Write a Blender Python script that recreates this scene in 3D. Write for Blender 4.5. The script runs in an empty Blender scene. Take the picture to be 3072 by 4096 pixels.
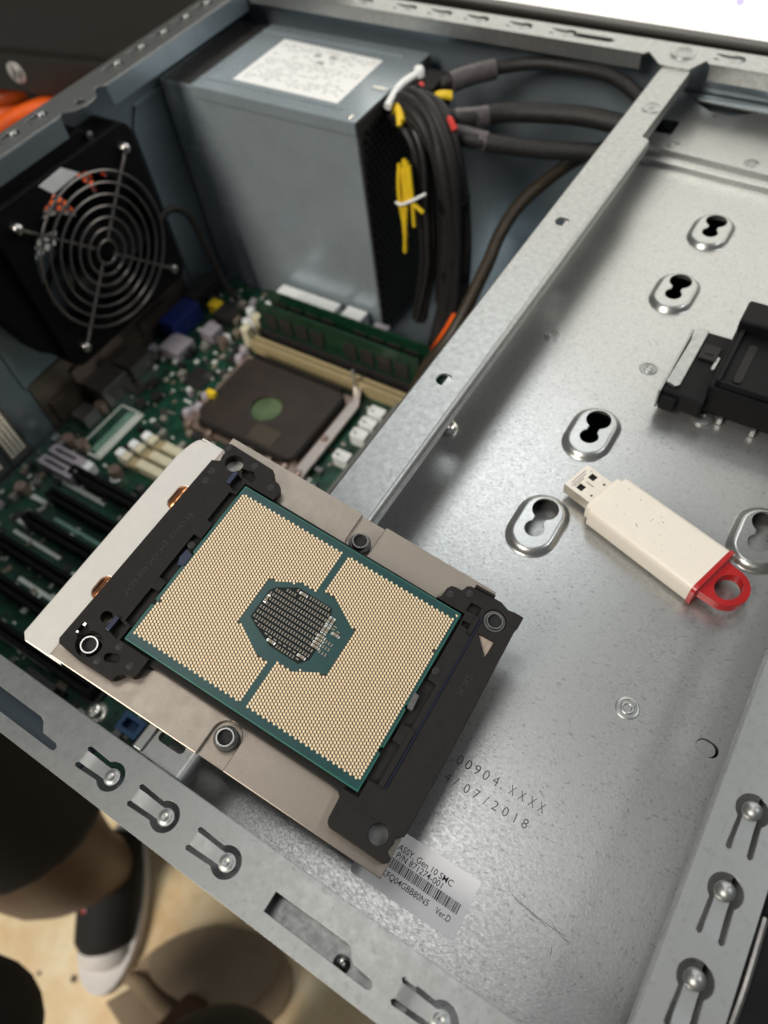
import bpy, bmesh, math, random
from mathutils import Vector, Matrix
from mathutils.geometry import tessellate_polygon
random.seed(7)
SC = bpy.context.scene
COL = SC.collection
PI = math.pi
S = 0.001                                   # every length below is in millimetres

# ------------------------------------------------------------------ camera
cam_d = bpy.data.cameras.new('camera')
cam = bpy.data.objects.new('camera', cam_d)
COL.objects.link(cam)
RX, RD, RF = (0.84282, 0.52864, -0.10098), (0.39048, -0.72976, -0.56123), (-0.37037, 0.43359, -0.82148)
cam.matrix_world = Matrix(((RX[0], -RD[0], -RF[0], 0.0849), (RX[1], -RD[1], -RF[1], -0.05326),
                           (RX[2], -RD[2], -RF[2], 0.1857), (0, 0, 0, 1)))
cam_d.sensor_fit = 'VERTICAL'
cam_d.sensor_height = 36.0
cam_d.sensor_width = 27.0
cam_d.lens = 25.753
cam_d.clip_start = 0.01
cam_d.clip_end = 30.0
cam_d.dof.use_dof = True
cam_d.dof.focus_distance = 0.210
cam_d.dof.aperture_fstop = 11.5
SC.camera = cam

# ------------------------------------------------------------------ world and lamps
w = bpy.data.worlds.new('World')
SC.world = w
w.use_nodes = True
bg = w.node_tree.nodes['Background']
bg.inputs[0].default_value = (0.46, 0.50, 0.53, 1)
bg.inputs[1].default_value = 0.22

def lamp(name, loc, target, sx, sy, power, color):
    d = bpy.data.lights.new(name, 'AREA')
    d.shape = 'RECTANGLE'
    d.size, d.size_y, d.energy, d.color = sx, sy, power, color
    o = bpy.data.objects.new(name, d)
    COL.objects.link(o)
    o.location = loc
    o.rotation_euler = (Vector(target) - Vector(loc)).to_track_quat('-Z', 'Y').to_euler()
    return o
lamp('ceiling_or_fill_lamp', (-0.62, 1.55, 1.75), (-0.62, 1.55, 0), 0.7, 1.2, 12.5, (0.96, 0.99, 1.0))
lamp('ceiling_or_fill_lamp', (-0.22, 0.16, 1.75), (-0.22, 0.16, 0), 0.5, 0.5, 3.6, (1.0, 0.98, 0.95))
lamp('ceiling_or_fill_lamp', (-0.6, -1.8, 1.75), (-0.5, -1.0, 0), 0.8, 1.3, 74, (1.0, 0.93, 0.82))  # fill lamp added to brighten the floor and the supply's side
lamp('ceiling_or_fill_lamp', (1.25, 0.95, 1.75), (1.25, 0.95, 0), 0.28, 1.1, 14, (0.97, 0.99, 1.0))

SC.view_settings.view_transform = 'Standard'
SC.view_settings.look = 'None'
SC.view_settings.exposure = 0.0
SC.view_settings.gamma = 1.0
SC.cycles.use_denoising = True

# ------------------------------------------------------------------ materials
MATS = {}
def mat(name, color, rough=0.5, metal=0.0, var=0.0, scale=300.0, bump=0.0, bscale=None, rvar=0.0, specks=0.0,
        sscale=500.0, emit=0.0, color2=None, spec=None, detail=4.0, stretch=None):
    m = bpy.data.materials.new(name)
    m.use_nodes = True
    nt = m.node_tree
    N, L = nt.nodes, nt.links
    b = N['Principled BSDF']
    b.inputs['Base Color'].default_value = (*color, 1)
    b.inputs['Roughness'].default_value = rough
    b.inputs['Metallic'].default_value = metal
    if spec is not None:
        b.inputs['Specular IOR Level'].default_value = spec
    if emit:
        b.inputs['Emission Color'].default_value = (*color, 1)
        b.inputs['Emission Strength'].default_value = emit
    tc = N.new('ShaderNodeTexCoord')
    out = tc.outputs['Object']
    if stretch:
        mp = N.new('ShaderNodeMapping')
        mp.inputs['Scale'].default_value = stretch
        L.new(out, mp.inputs[0])
        out = mp.outputs[0]
    if var or rvar or color2:
        n = N.new('ShaderNodeTexNoise')
        n.inputs['Scale'].default_value = scale
        n.inputs['Detail'].default_value = detail
        n.inputs['Roughness'].default_value = 0.62
        L.new(out, n.inputs['Vector'])
        if var or color2:
            r = N.new('ShaderNodeValToRGB')
            r.color_ramp.elements[0].position = 0.36
            r.color_ramp.elements[1].position = 0.64
            c2 = color2 or tuple(c * (1 - var) for c in color)
            r.color_ramp.elements[0].color = (*c2, 1)
            r.color_ramp.elements[1].color = (*color, 1)
            L.new(n.outputs['Fac'], r.inputs[0])
            col = r.outputs[0]
            if specks:
                n2 = N.new('ShaderNodeTexNoise')
                n2.inputs['Scale'].default_value = sscale
                n2.inputs['Detail'].default_value = 3.0
                L.new(out, n2.inputs['Vector'])
                r2 = N.new('ShaderNodeValToRGB')
                r2.color_ramp.elements[0].position = 0.30
                r2.color_ramp.elements[1].position = 0.40
                v = 1 - specks
                r2.color_ramp.elements[0].color = (v, v, v, 1)
                r2.color_ramp.elements[1].color = (1, 1, 1, 1)
                L.new(n2.outputs['Fac'], r2.inputs[0])
                mx = N.new('ShaderNodeMix')
                mx.data_type = 'RGBA'
                mx.blend_type = 'MULTIPLY'
                mx.inputs[0].default_value = 1.0
                L.new(col, mx.inputs[6])
                L.new(r2.outputs[0], mx.inputs[7])
                col = mx.outputs[2]
            L.new(col, b.inputs['Base Color'])
        if rvar:
            mr = N.new('ShaderNodeMapRange')
            mr.inputs[1].default_value, mr.inputs[2].default_value = 0.3, 0.7
            mr.inputs[3].default_value, mr.inputs[4].default_value = rough + rvar, rough - rvar
            L.new(n.outputs['Fac'], mr.inputs[0])
            L.new(mr.outputs[0], b.inputs['Roughness'])
    if bump:
        nb = N.new('ShaderNodeTexNoise')
        nb.inputs['Scale'].default_value = bscale or scale
        nb.inputs['Detail'].default_value = 3.0
        L.new(out, nb.inputs['Vector'])
        bp = N.new('ShaderNodeBump')
        bp.inputs['Strength'].default_value = bump
        bp.inputs['Distance'].default_value = 0.0003
        L.new(nb.outputs['Fac'], bp.inputs['Height'])
        L.new(bp.outputs[0], b.inputs['Normal'])
    MATS[name] = m
    return m

GALV = mat('galvanised_panel', (0.42, 0.428, 0.425), 0.33, 0.80, var=0.15, scale=900, rvar=0.06, specks=0.30, sscale=800, bump=0.10, bscale=1500, stretch=(1, 1.5, 1), detail=5)
GALV2 = mat('galvanised_rim', (0.36, 0.37, 0.365), 0.40, 0.88, var=0.13, scale=420, rvar=0.05, specks=0.14, sscale=520, bump=0.06, bscale=900)
STEEL = mat('zinc_sheet', (0.37, 0.43, 0.475), 0.26, 0.42, var=0.10, scale=60, rvar=0.04, bump=0.03, bscale=200)
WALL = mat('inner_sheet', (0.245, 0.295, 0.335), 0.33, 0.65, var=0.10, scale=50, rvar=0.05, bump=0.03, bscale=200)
SHINY = mat('polished_steel', (0.50, 0.49, 0.48), 0.24, 1.0, var=0.08, scale=900)
DKSTEEL = mat('oiled_steel', (0.30, 0.29, 0.28), 0.32, 0.9, var=0.2, scale=700)
WASHER = mat('grey_washer', (0.10, 0.10, 0.10), 0.5, 0.3, var=0.2, scale=700)
NICKEL = mat('satin_nickel', (0.385, 0.335, 0.285), 0.40, 0.85, var=0.10, scale=240, rvar=0.04, bump=0.05, bscale=1500, specks=0.08, sscale=900)
ALU = mat('raw_aluminium', (0.60, 0.575, 0.54), 0.50, 0.5, var=0.04, scale=300, bump=0.06, bscale=1500)
COPPER = mat('heat_pipe_copper', (0.70, 0.30, 0.13), 0.28, 1.0, var=0.25, scale=260)
FINMAT = mat('fin_edge', (0.30, 0.28, 0.25), 0.5, 0.8, var=0.3, scale=500)
BLACK = mat('carrier_plastic', (0.012, 0.010, 0.009), 0.58, 0.0, var=0.25, scale=400, bump=0.06, bscale=1600, spec=0.25)
BLACK2 = mat('black_plastic', (0.006, 0.006, 0.007), 0.55, 0.0, var=0.3, scale=200, bump=0.05, bscale=900, spec=0.12)
MOULD = mat('moulded_mark', (0.011, 0.009, 0.009), 0.6, 0.0, var=0.2, scale=500)
NAVY = mat('navy_plastic', (0.008, 0.014, 0.045), 0.45, 0.0, var=0.2, scale=300)
SUBSTRATE = mat('teal_substrate', (0.008, 0.050, 0.050), 0.34, 0.0, var=0.15, scale=150)
SUBEDGE = mat('teal_edge', (0.016, 0.145, 0.110), 0.45, 0.0, var=0.2, scale=400)
GOLD = mat('contact_gold', (0.86, 0.68, 0.45), 0.46, 0.35, var=0.05, scale=300)
TRACE = mat('bronze_mask', (0.030, 0.016, 0.005), 0.45, 0.0, var=0.2, scale=400)
CAPBODY = mat('capacitor_ceramic', (0.22, 0.185, 0.135), 0.5, 0.0, var=0.2, scale=900)
CAPEND = mat('capacitor_tin', (0.40, 0.38, 0.33), 0.45, 0.5, var=0.1, scale=900)
WHITEP = mat('white_plastic', (0.68, 0.63, 0.56), 0.42, 0.0, var=0.03, scale=200, bump=0.03, bscale=1200)
REDP = mat('red_plastic', (0.36, 0.007, 0.009), 0.30, 0.0, var=0.1, scale=200)
USBM = mat('connector_shell', (0.58, 0.53, 0.46), 0.38, 0.7, var=0.06, scale=400)
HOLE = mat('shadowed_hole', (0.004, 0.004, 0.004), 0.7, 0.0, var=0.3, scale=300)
PAPER = mat('label_paper', (0.80, 0.79, 0.81), 0.75, 0.0, var=0.02, scale=100, spec=0.15)
INK = mat('printed_ink', (0.012, 0.010, 0.012), 0.5, 0.0, var=0.2, scale=400)
STAMP = mat('dot_stamp_ink', (0.075, 0.07, 0.065), 0.6, 0.0, var=0.3, scale=1500)
INK2 = mat('grey_print', (0.22, 0.20, 0.18), 0.6, 0.0, var=0.2, scale=900)
PCB = mat('green_circuit_board', (0.010, 0.062, 0.036), 0.36, 0.0, var=0.65, scale=85, specks=0.5, sscale=260, detail=7)
PCB2 = mat('memory_board', (0.006, 0.038, 0.018), 0.35, 0.0, var=0.4, scale=120)
BEIGE = mat('beige_connector', (0.36, 0.29, 0.16), 0.45, 0.0, var=0.1, scale=200)
CREAM = mat('cream_header', (0.62, 0.58, 0.42), 0.45, 0.0, var=0.08, scale=200)
WHITE = mat('white_nylon', (0.82, 0.84, 0.84), 0.40, 0.0, var=0.05, scale=200)
LILAC = mat('lilac_connector', (0.42, 0.38, 0.42), 0.42, 0.1, var=0.1, scale=200)
SILK = mat('silkscreen_white', (0.62, 0.66, 0.60), 0.5, 0.0, var=0.15, scale=500)
MINT = mat('bare_copper_pad', (0.25, 0.45, 0.36), 0.35, 0.3, var=0.3, scale=300)
CHIP = mat('chip_package', (0.022, 0.020, 0.020), 0.45, 0.0, var=0.2, scale=300)
BROWNCOVER = mat('dust_cover_plastic', (0.034, 0.024, 0.019), 0.42, 0.0, var=0.3, scale=60)
ROSE = mat('rose_nickel', (0.46, 0.34, 0.285), 0.36, 0.8, var=0.12, scale=200)
BLUEP = mat('blue_connector', (0.015, 0.030, 0.17), 0.40, 0.0, var=0.15, scale=200)
BLUEL = mat('light_blue_plug', (0.03, 0.085, 0.19), 0.40, 0.0, var=0.15, scale=200)
YEL = mat('yellow_wire', (0.80, 0.55, 0.02), 0.40, 0.0, var=0.1, scale=200)
GRN = mat('green_wire', (0.03, 0.35, 0.10), 0.40, 0.0, var=0.1, scale=200)
ORG = mat('orange_cable_jacket', (0.90, 0.13, 0.01), 0.40, 0.0, var=0.2, scale=90)
REDW = mat('red_wire', (0.55, 0.03, 0.02), 0.40, 0.0, var=0.1, scale=200)
BLUW = mat('blue_wire', (0.02, 0.06, 0.35), 0.40, 0.0, var=0.1, scale=200)
SLEEVE = mat('braided_sleeve', (0.014, 0.012, 0.012), 0.6, 0.0, var=0.6, scale=420, bump=0.4, bscale=700)
BROWNCABLE = mat('brown_braided_cable', (0.034, 0.024, 0.012), 0.50, 0.0, var=0.6, scale=420, bump=0.4, bscale=700)
SCREWW = mat('bright_screw', (0.82, 0.80, 0.74), 0.25, 0.9, var=0.1, scale=500)
MONBLK = mat('monitor_plastic', (0.018, 0.016, 0.014), 0.40, 0.0, var=0.15, scale=90)
SCROFF = mat('dark_screen', (0.022, 0.020, 0.017), 0.30, 0.0, var=0.1, scale=60)
SCRON = mat('lit_screen', (1.0, 0.985, 0.93), 0.4, 0.0, emit=0.95)
ICON = mat('screen_icon_blue', (0.10, 0.45, 0.75), 0.4, 0.0, emit=0.8)
ICON2 = mat('screen_icon_violet', (0.55, 0.50, 0.85), 0.4, 0.0, emit=0.8)
LOGO = mat('silver_emblem', (0.62, 0.60, 0.57), 0.35, 0.4, var=0.1, scale=300)
DESKM = mat('desk_laminate', (0.20, 0.25, 0.25), 0.45, 0.0, var=0.12, scale=20)
CARD = mat('cardboard', (0.32, 0.22, 0.11), 0.8, 0.0, var=0.15, scale=60)
FLOORM = mat('cream_floor_tile', (0.92, 0.80, 0.56), 0.35, 0.0, color2=(0.80, 0.57, 0.31), scale=15, specks=0.10, sscale=40, detail=5)
SKIN = mat('brown_skin', (0.115, 0.052, 0.028), 0.50, 0.0, var=0.2, scale=40)
CLOTH = mat('black_cloth', (0.008, 0.007, 0.009), 0.85, 0.0, var=0.3, scale=60, bump=0.3, bscale=300)
SHOEW = mat('white_rubber', (0.75, 0.72, 0.70), 0.5, 0.0, var=0.06, scale=60)
SHOEB = mat('black_canvas', (0.012, 0.011, 0.011), 0.8, 0.0, var=0.3, scale=200)
TAN = mat('floor_shade_taupe', (0.30, 0.225, 0.15), 0.75, 0.0, var=0.12, scale=50, bump=0.2, bscale=300)  # tone of the shadowed floor put into a solid colour
TAN2 = mat('floor_shade_edge', (0.34, 0.25, 0.16), 0.7, 0.0, var=0.12, scale=80)  # slightly lighter tone for the edges of the floor shadows

# ------------------------------------------------------------------ mesh helpers
class MB:
    def __init__(s):
        s.v, s.f, s.mi = [], [], []
    def add(s, verts, faces, mi=0):
        o = len(s.v)
        s.v += [tuple(p) for p in verts]
        s.f += [tuple(i + o for i in f) for f in faces]
        s.mi += [mi] * len(faces)
        return s
    def box(s, x0, x1, y0, y1, z0, z1, mi=0):
        v = [(x, y, z) for z in (z0, z1) for y in (y0, y1) for x in (x0, x1)]
        return s.add(v, [(0, 2, 3, 1), (4, 5, 7, 6), (0, 1, 5, 4), (2, 6, 7, 3), (0, 4, 6, 2), (1, 3, 7, 5)], mi)
    def obox(s, c, ax, ay, az, hx, hy, hz, mi=0):
        c, ax, ay, az = map(Vector, (c, ax, ay, az))
        v = [c + ax * (hx * i) + ay * (hy * j) + az * (hz * k) for k in (-1, 1) for j in (-1, 1) for i in (-1, 1)]
        return s.add(v, [(0, 2, 3, 1), (4, 5, 7, 6), (0, 1, 5, 4), (2, 6, 7, 3), (0, 4, 6, 2), (1, 3, 7, 5)], mi)
    def prism(s, poly, c0, c1, holes=(), axes='xy', mi=0):
        loops = [ccw(poly)] + [ccw(h)[::-1] for h in holes]
        tris = tessellate_polygon([[Vector((a, b, 0)) for a, b in l] for l in loops])
        flat = [p for l in loops for p in l]
        n = len(flat)
        def m(a, b, c):
            return {'xy': (a, b, c), 'xz': (a, c, b), 'yz': (c, a, b)}[axes]
        lo, hi = min(c0, c1), max(c0, c1)
        v = [m(a, b, lo) for a, b in flat] + [m(a, b, hi) for a, b in flat]
        f = []
        for t in tris:
            (ax, ay), (bx, by), (cx, cy) = flat[t[0]], flat[t[1]], flat[t[2]]
            cr = (bx - ax) * (cy - ay) - (by - ay) * (cx - ax)
            if abs(cr) < 1e-9:
                continue
            t = t if cr > 0 else t[::-1]
            f.append((t[2], t[1], t[0]))
            f.append((t[0] + n, t[1] + n, t[2] + n))
        o = 0
        for l in loops:
            k = len(l)
            for i in range(k):
                j = (i + 1) % k
                f.append((o + i, o + j, o + j + n, o + i + n))
            o += k
        if axes == 'xz':
            f = [q[::-1] for q in f]
        return s.add(v, f, mi)
    def lathe(s, prof, c=(0, 0, 0), seg=24, axis='z', mi=0):
        v, f = [], []
        for r, h in prof:
            for i in range(seg):
                a = 2 * PI * i / seg
                x, y = r * math.cos(a), r * math.sin(a)
                p = {'z': (x, y, h), 'x': (h, x, y), 'y': (y, h, x)}[axis]
                v.append((p[0] + c[0], p[1] + c[1], p[2] + c[2]))
        for k in range(len(prof) - 1):
            for i in range(seg):
                j = (i + 1) % seg
                f.append((k * seg + i, k * seg + j, (k + 1) * seg + j, (k + 1) * seg + i))
        if prof[0][0] > 0:
            f.append(tuple(range(seg))[::-1])
        if prof[-1][0] > 0:
            f.append(tuple((len(prof) - 1) * seg + i for i in range(seg)))
        return s.add(v, f, mi)
    def ring(s, prof, c=(0, 0, 0), seg=28, mi=0):
        v, f = [], []
        m = len(prof)
        for r, h in prof:
            for i in range(seg):
                a = 2 * PI * i / seg
                v.append((r * math.cos(a) + c[0], r * math.sin(a) + c[1], h + c[2]))
        for k in range(m):
            q = (k + 1) % m
            for i in range(seg):
                j = (i + 1) % seg
                f.append((k * seg + i, k * seg + j, q * seg + j, q * seg + i))
        return s.add(v, f, mi)
    def tube(s, pts, r, seg=12, steps=6, closed=False, mi=0, caps=True):
        P = [Vector(p) for p in pts]
        n = len(P)
        rr = r if isinstance(r, (list, tuple)) else [r] * n
        C, R = [], []
        if steps > 1:
            rng = range(n if closed else n - 1)
            for i in rng:
                g = lambda k: P[k % n] if closed else P[max(0, min(n - 1, k))]
                h = lambda k: rr[k % n] if closed else rr[max(0, min(n - 1, k))]
                p0, p1, p2, p3 = g(i - 1), g(i), g(i + 1), g(i + 2)
                for t in range(steps):
                    u = t / steps
                    C.append(0.5 * ((2 * p1) + (p2 - p0) * u + (2 * p0 - 5 * p1 + 4 * p2 - p3) * u * u + (3 * p1 - p0 - 3 * p2 + p3) * u ** 3))
                    R.append(h(i) * (1 - u) + h(i + 1) * u)
            if not closed:
                C.append(P[-1]); R.append(rr[-1])
        else:
            C, R = P, list(rr)
        m = len(C)
        up = Vector((0.13, 0.21, 1)).normalized()
        v, f = [], []
        for i in range(m):
            a = C[(i - 1) % m] if closed or i else C[0]
            b = C[(i + 1) % m] if closed or i < m - 1 else C[-1]
            t = (b - a).normalized()
            x = up - t * up.dot(t)
            if x.length < 1e-3:
                x = Vector((1, 0, 0)) - t * t.x
            x.normalize()
            up = x
            y = t.cross(x)
            for k in range(seg):
                q = 2 * PI * k / seg
                v.append(C[i] + (x * math.cos(q) + y * math.sin(q)) * R[i])
        for i in range(m if closed else m - 1):
            j = (i + 1) % m
            for k in range(seg):
                l = (k + 1) % seg
                f.append((i * seg + k, i * seg + l, j * seg + l, j * seg + k))
        if not closed and caps:
            f.append(tuple(range(seg))[::-1])
            f.append(tuple((m - 1) * seg + k for k in range(seg)))
        return s.add(v, f, mi)
    def mesh(s, name, mats, smooth=False):
        me = bpy.data.meshes.new(name)
        me.from_pydata([(x * S, y * S, z * S) for x, y, z in s.v], [], s.f)
        for m in (mats if isinstance(mats, (list, tuple)) else [mats]):
            me.materials.append(m)
        if any(s.mi):
            me.polygons.foreach_set('material_index', s.mi)
        if smooth:
            me.polygons.foreach_set('use_smooth', [True] * len(me.polygons))
            if smooth != 'all':
                me.set_sharp_from_angle(angle=math.radians(smooth if smooth is not True else 40))
        me.validate()
        me.update()
        return me

def ccw(p):
    a = sum(p[i][0] * p[(i + 1) % len(p)][1] - p[(i + 1) % len(p)][0] * p[i][1] for i in range(len(p)))
    return list(p) if a > 0 else list(p)[::-1]

def circ(cx, cy, r, n=20, ry=None, a0=0.0, a1=2 * PI):
    full = abs(a1 - a0 - 2 * PI) < 1e-6
    k = n if full else n - 1
    return [(cx + r * math.cos(a0 + (a1 - a0) * i / k), cy + (ry or r) * math.sin(a0 + (a1 - a0) * i / k)) for i in range(n)]

def rrect(x0, x1, y0, y1, r, n=5):
    out = []
    for cx, cy, a in ((x1 - r, y1 - r, 0), (x0 + r, y1 - r, PI / 2), (x0 + r, y0 + r, PI), (x1 - r, y0 + r, 1.5 * PI)):
        out += [(cx + r * math.cos(a + PI / 2 * i / (n - 1)), cy + r * math.sin(a + PI / 2 * i / (n - 1))) for i in range(n)]
    return out

def pill(x0, y0, x1, y1, r, n=8):
    a = math.atan2(y1 - y0, x1 - x0)
    return circ(x1, y1, r, n, a0=a - PI / 2, a1=a + PI / 2) + circ(x0, y0, r, n, a0=a + PI / 2, a1=a + 1.5 * PI)

def link(o, parent=None):
    COL.objects.link(o)
    if parent is not None:
        o.parent = parent
    return o

def obj(name, mb, m, parent=None, smooth=False, bevel=0.0, seg=2, loc=None, rot=None):
    me = mb.mesh(name, m, smooth) if isinstance(mb, MB) else mb
    o = link(bpy.data.objects.new(name, me), parent)
    if loc is not None:
        o.location = Vector(loc) * S
    if rot is not None:
        o.rotation_euler = rot
    if bevel:
        b = o.modifiers.new('bevel', 'BEVEL')
        b.width = bevel * S
        b.segments = seg
        b.limit_method = 'ANGLE'
        b.angle_limit = math.radians(35)
        b.harden_normals = False
    return o

def dup(o, parent, loc=None, rot=None, deep=False):
    c = o.copy()
    COL.objects.link(c)
    c.parent = parent
    if loc is not None:
        c.location = Vector(loc) * S
    if rot is not None:
        c.rotation_euler = rot
    if deep:
        for ch in list(o.children):
            dup(ch, c)
    return c

def tag(o, label, cat, group=None):
    o['label'], o['category'] = label, cat
    if group:
        o['group'] = group
    return o

def thing(name, label, cat, loc=(0, 0, 0), rot=(0, 0, 0), group=None):
    o = link(bpy.data.objects.new(name, None))
    o.empty_display_size = 0.01
    o.location = Vector(loc) * S
    o.rotation_euler = rot
    return tag(o, label, cat, group)

FONT_CACHE = {}
def glyph(ch, weight=0.0):
    key = (ch, weight)
    if key not in FONT_CACHE:
        cu = bpy.data.curves.new('glyph', 'FONT')
        cu.body = ch
        cu.size = 1.0
        cu.offset = weight
        cu.resolution_u = 3
        t = bpy.data.objects.new('glyph', cu)
        COL.objects.link(t)
        dg = bpy.context.evaluated_depsgraph_get()
        me = bpy.data.meshes.new_from_object(t.evaluated_get(dg))
        FONT_CACHE[key] = ([tuple(v.co) for v in me.vertices], [tuple(p.vertices) for p in me.polygons])
        bpy.data.objects.remove(t)
        bpy.data.curves.remove(cu)
        bpy.data.meshes.remove(me)
    return FONT_CACHE[key]

def put_text(mb, text, x0, y0, width, height, z, ang=0.0, weight=0.0, flip=False):
    """lay one line of lettering with its baseline from (x0, y0), stretched to width x cap height"""
    v, f = glyph(text, weight)
    xs = [p[0] for p in v]
    caps = glyph('H', weight)[0]
    ch = max(p[1] for p in caps)
    a, b = min(xs), max(xs)
    c, s = math.cos(ang), math.sin(ang)
    out = []
    for p in v:
        u, t = (p[0] - a) / (b - a) * width, p[1] / ch * height
        out.append((x0 + u * c - t * s, y0 + u * s + t * c, z))
    mb.add(out, f)

# ------------------------------------------------------------------ surroundings
floor = obj('floor', MB().box(-3000, 2500, -2500, 3000, -960, -950), FLOORM)
floor['kind'] = 'structure'
mb = MB()
rnd = random.Random(2)
for cx, cy, r in ((-393, -308, 5), (-300, -330, 2.5), (-440, -330, 3), (-330, -250, 2), (-210, -140, 3)):
    mb.prism([(cx + r * rnd.uniform(0.7, 1.2) * math.cos(a), cy + r * rnd.uniform(0.7, 1.2) * math.sin(a)) for a in [PI / 5 * i for i in range(10)]], -949.99, -949.6)
st_ = obj('floor_stain', mb, mat('floor_stain', (0.10, 0.07, 0.05), 0.6, var=0.3), floor)
st_['kind'] = 'stuff'
desk = thing('desk', 'grey laminate desk top under the open computer case', 'desk', (-400, 400, -950))
obj('desk_top', MB().box(-1000, 560, -445, 900, 735, 757), DESKM, desk, bevel=2)
lg = obj('leg', MB().box(-25, 25, -25, 25, 0, 735), MONBLK, desk, loc=(-950, -400, 0))
for x, y in ((510, -400), (-950, 850), (510, 850)):
    dup(lg, desk, (x, y, 0))

# ------------------------------------------------------------------ the case
case = thing('computer_case', 'open galvanised steel tower case lying on its side with its cover off', 'computer case', (-96, 152, -191))
CO = Vector((-96, 152, -191))
class Local:
    """parts of the case are written in scene millimetres and moved into the case's own frame"""
def cpart(name, mb, m, parent=None, **k):
    if parent is None:
        loc = k.pop('loc', (0, 0, 0))
        return obj(name, mb, m, case, loc=Vector(loc) - CO, **k)
    return obj(name, mb, m, parent, **k)
def cdup(o, loc, rot=None):
    return dup(o, case, Vector(loc) - CO, rot)

RIM = -6.0
X0, X1, Y0, Y1 = -321.9, 129.9, -66.1, 371.2  # rim coordinates from image pixels, rescaled about the camera to the RIM height
def tab_hole(cx, cy, ang):
    r = 3.95
    a = math.asin(2.75 / r)
    p = [(-10.6, -1.7), (-11.2, -2.4), (-10.6, -3.1)] + [(-r * math.cos(a), -2.75)]
    p += circ(0, 0, r, 22, a0=-PI + a, a1=PI - a)[1:-1]
    p += [(-r * math.cos(a), 2.75), (-10.6, 3.1), (-11.2, 2.4), (-10.6, 1.7)]
    c, s = math.cos(ang), math.sin(ang)
    return [(cx + x * c - y * s, cy + x * s + y * c) for x, y in p]
def tab_mesh(dome):
    mb = MB()
    xs = [(-10.7, 0.0, 1.7), (-9.8, -0.05, 1.7), (-8.1, -0.5, 1.7), (-6.6, -0.65, 1.65), (-3.8, -0.7, 1.55), (-1.5, -0.7, 1.55)]
    v, f = [], []
    for x, z, wd in xs:
        v += [(x, -wd, z), (x, wd, z), (x, wd, z - 1.0), (x, -wd, z - 1.0)]
    for i in range(len(xs) - 1):
        a, b = 4 * i, 4 * i + 4
        for k in range(4):
            l = (k + 1) % 4
            f.append((a + k, a + l, b + l, b + k)[::-1])
    mb.add(v, f)
    if dome:
        mb.lathe([(2.2, -1.6), (2.3, -0.7), (2.25, 0.0), (1.95, 0.7), (1.4, 1.2), (0.75, 1.5), (0.0, 1.6)], seg=20)
    else:
        mb.lathe([(2.3, -1.7), (2.32, -0.8), (2.25, -0.7), (1.8, -0.69), (1.5, -0.5), (1.1, -0.4), (0.8, -0.45), (0.4, -0.6), (0.0, -0.63)], seg=20)
    return mb
TABF = tab_mesh(False).mesh('spring_tab', GALV2, 50)
TABD = tab_mesh(True).mesh('spring_tab', GALV2, 60)

# bottom edge rim (nearest the camera)
bt = [-20.8, -1.2, 19.3, 79.6, 99.7]
slotL = [(-120, -56.7), (-50.1, -56.9), (-48.4, -57.6), (-46.2, -59.8), (-40.7, -60.0), (-39.6, -60.7), (-39.7, -61.7), (-40.7, -62.0), (-120, -62.0)]
slot2 = [(33.8, -57.1), (54.4, -56.9), (55.4, -57.2), (56.7, -58.9), (57.8, -59.6), (62.7, -60.1), (63.8, -60.9), (63.6, -61.8), (62.7, -62.2), (33.8, -62.1)]
mb = MB().prism([(X0, Y0), (X1, Y0), (X1, -50.2), (X0, -50.2)], RIM - 1.0, RIM,
                [tab_hole(x, -58.5, 0) for x in bt] + [slotL, slot2] + [tab_hole(x, -58.5, 0) for x in (-170, -195, -220, -300)])
cpart('bottom_rim', mb, GALV2, bevel=0.4)
for x in bt:
    cpart('spring_tab', TABF, None, loc=(x, -58.5, RIM))
mb = MB().box(X0, X1, -51.1, -49.9, RIM - 4.0, RIM - 0.8)
mb.prism([(X0 + 1, -188.0), (X1 - 1, -188.0), (X1 - 1, RIM - 1.0), (X0 + 1, RIM - 1.0)], Y0 + 0.1, Y0 + 1.0, axes='xz')
cpart('bottom_wall', mb, GALV2)
cpart('slot_tray', MB().box(28, 72, -65.0, -55.0, -13, -12).box(28, 29, -65.0, -55, -12, -7.0).box(28, 72, -56, -55, -12, -7.0), GALV2)
cpart('slot_tray', MB().box(-122, -37, -65.0, -55.0, -19, -18).box(-122, -37, -56, -55, -18, -7.0), WALL)
cpart('screw', MB().lathe([(2.1, -2), (2.1, 0.4), (1.6, 1.3), (0.9, 1.8), (0, 1.95)], seg=18), SHINY, loc=(54.6, -61.3, -12), smooth=60)

# front rim (right of the picture)
ft = [16.8, -3.2, -23.0, -42.6, 53.0, 73.0, 93.0, 168.0, 188.0]
mb = MB().prism([(113.9, -49.8), (X1, -49.8), (X1, 354.5), (113.9, 354.5)], RIM - 1.0, RIM, [tab_hole(122.1, y, PI / 2) for y in ft])
cpart('front_rim', mb, GALV2, bevel=0.4)
for y in ft[:4]:
    cpart('spring_tab', TABD, None, loc=(122.1, y, RIM), rot=(0, 0, PI / 2))
cpart('front_lip', MB().box(113.6, 114.7, -49.8, 354, RIM - 5, RIM - 0.8), GALV2)
cpart('front_wall', MB().box(X1 - 1.1, X1 - 0.1, -65, 370, -188, RIM - 1.1), GALV2)
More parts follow.
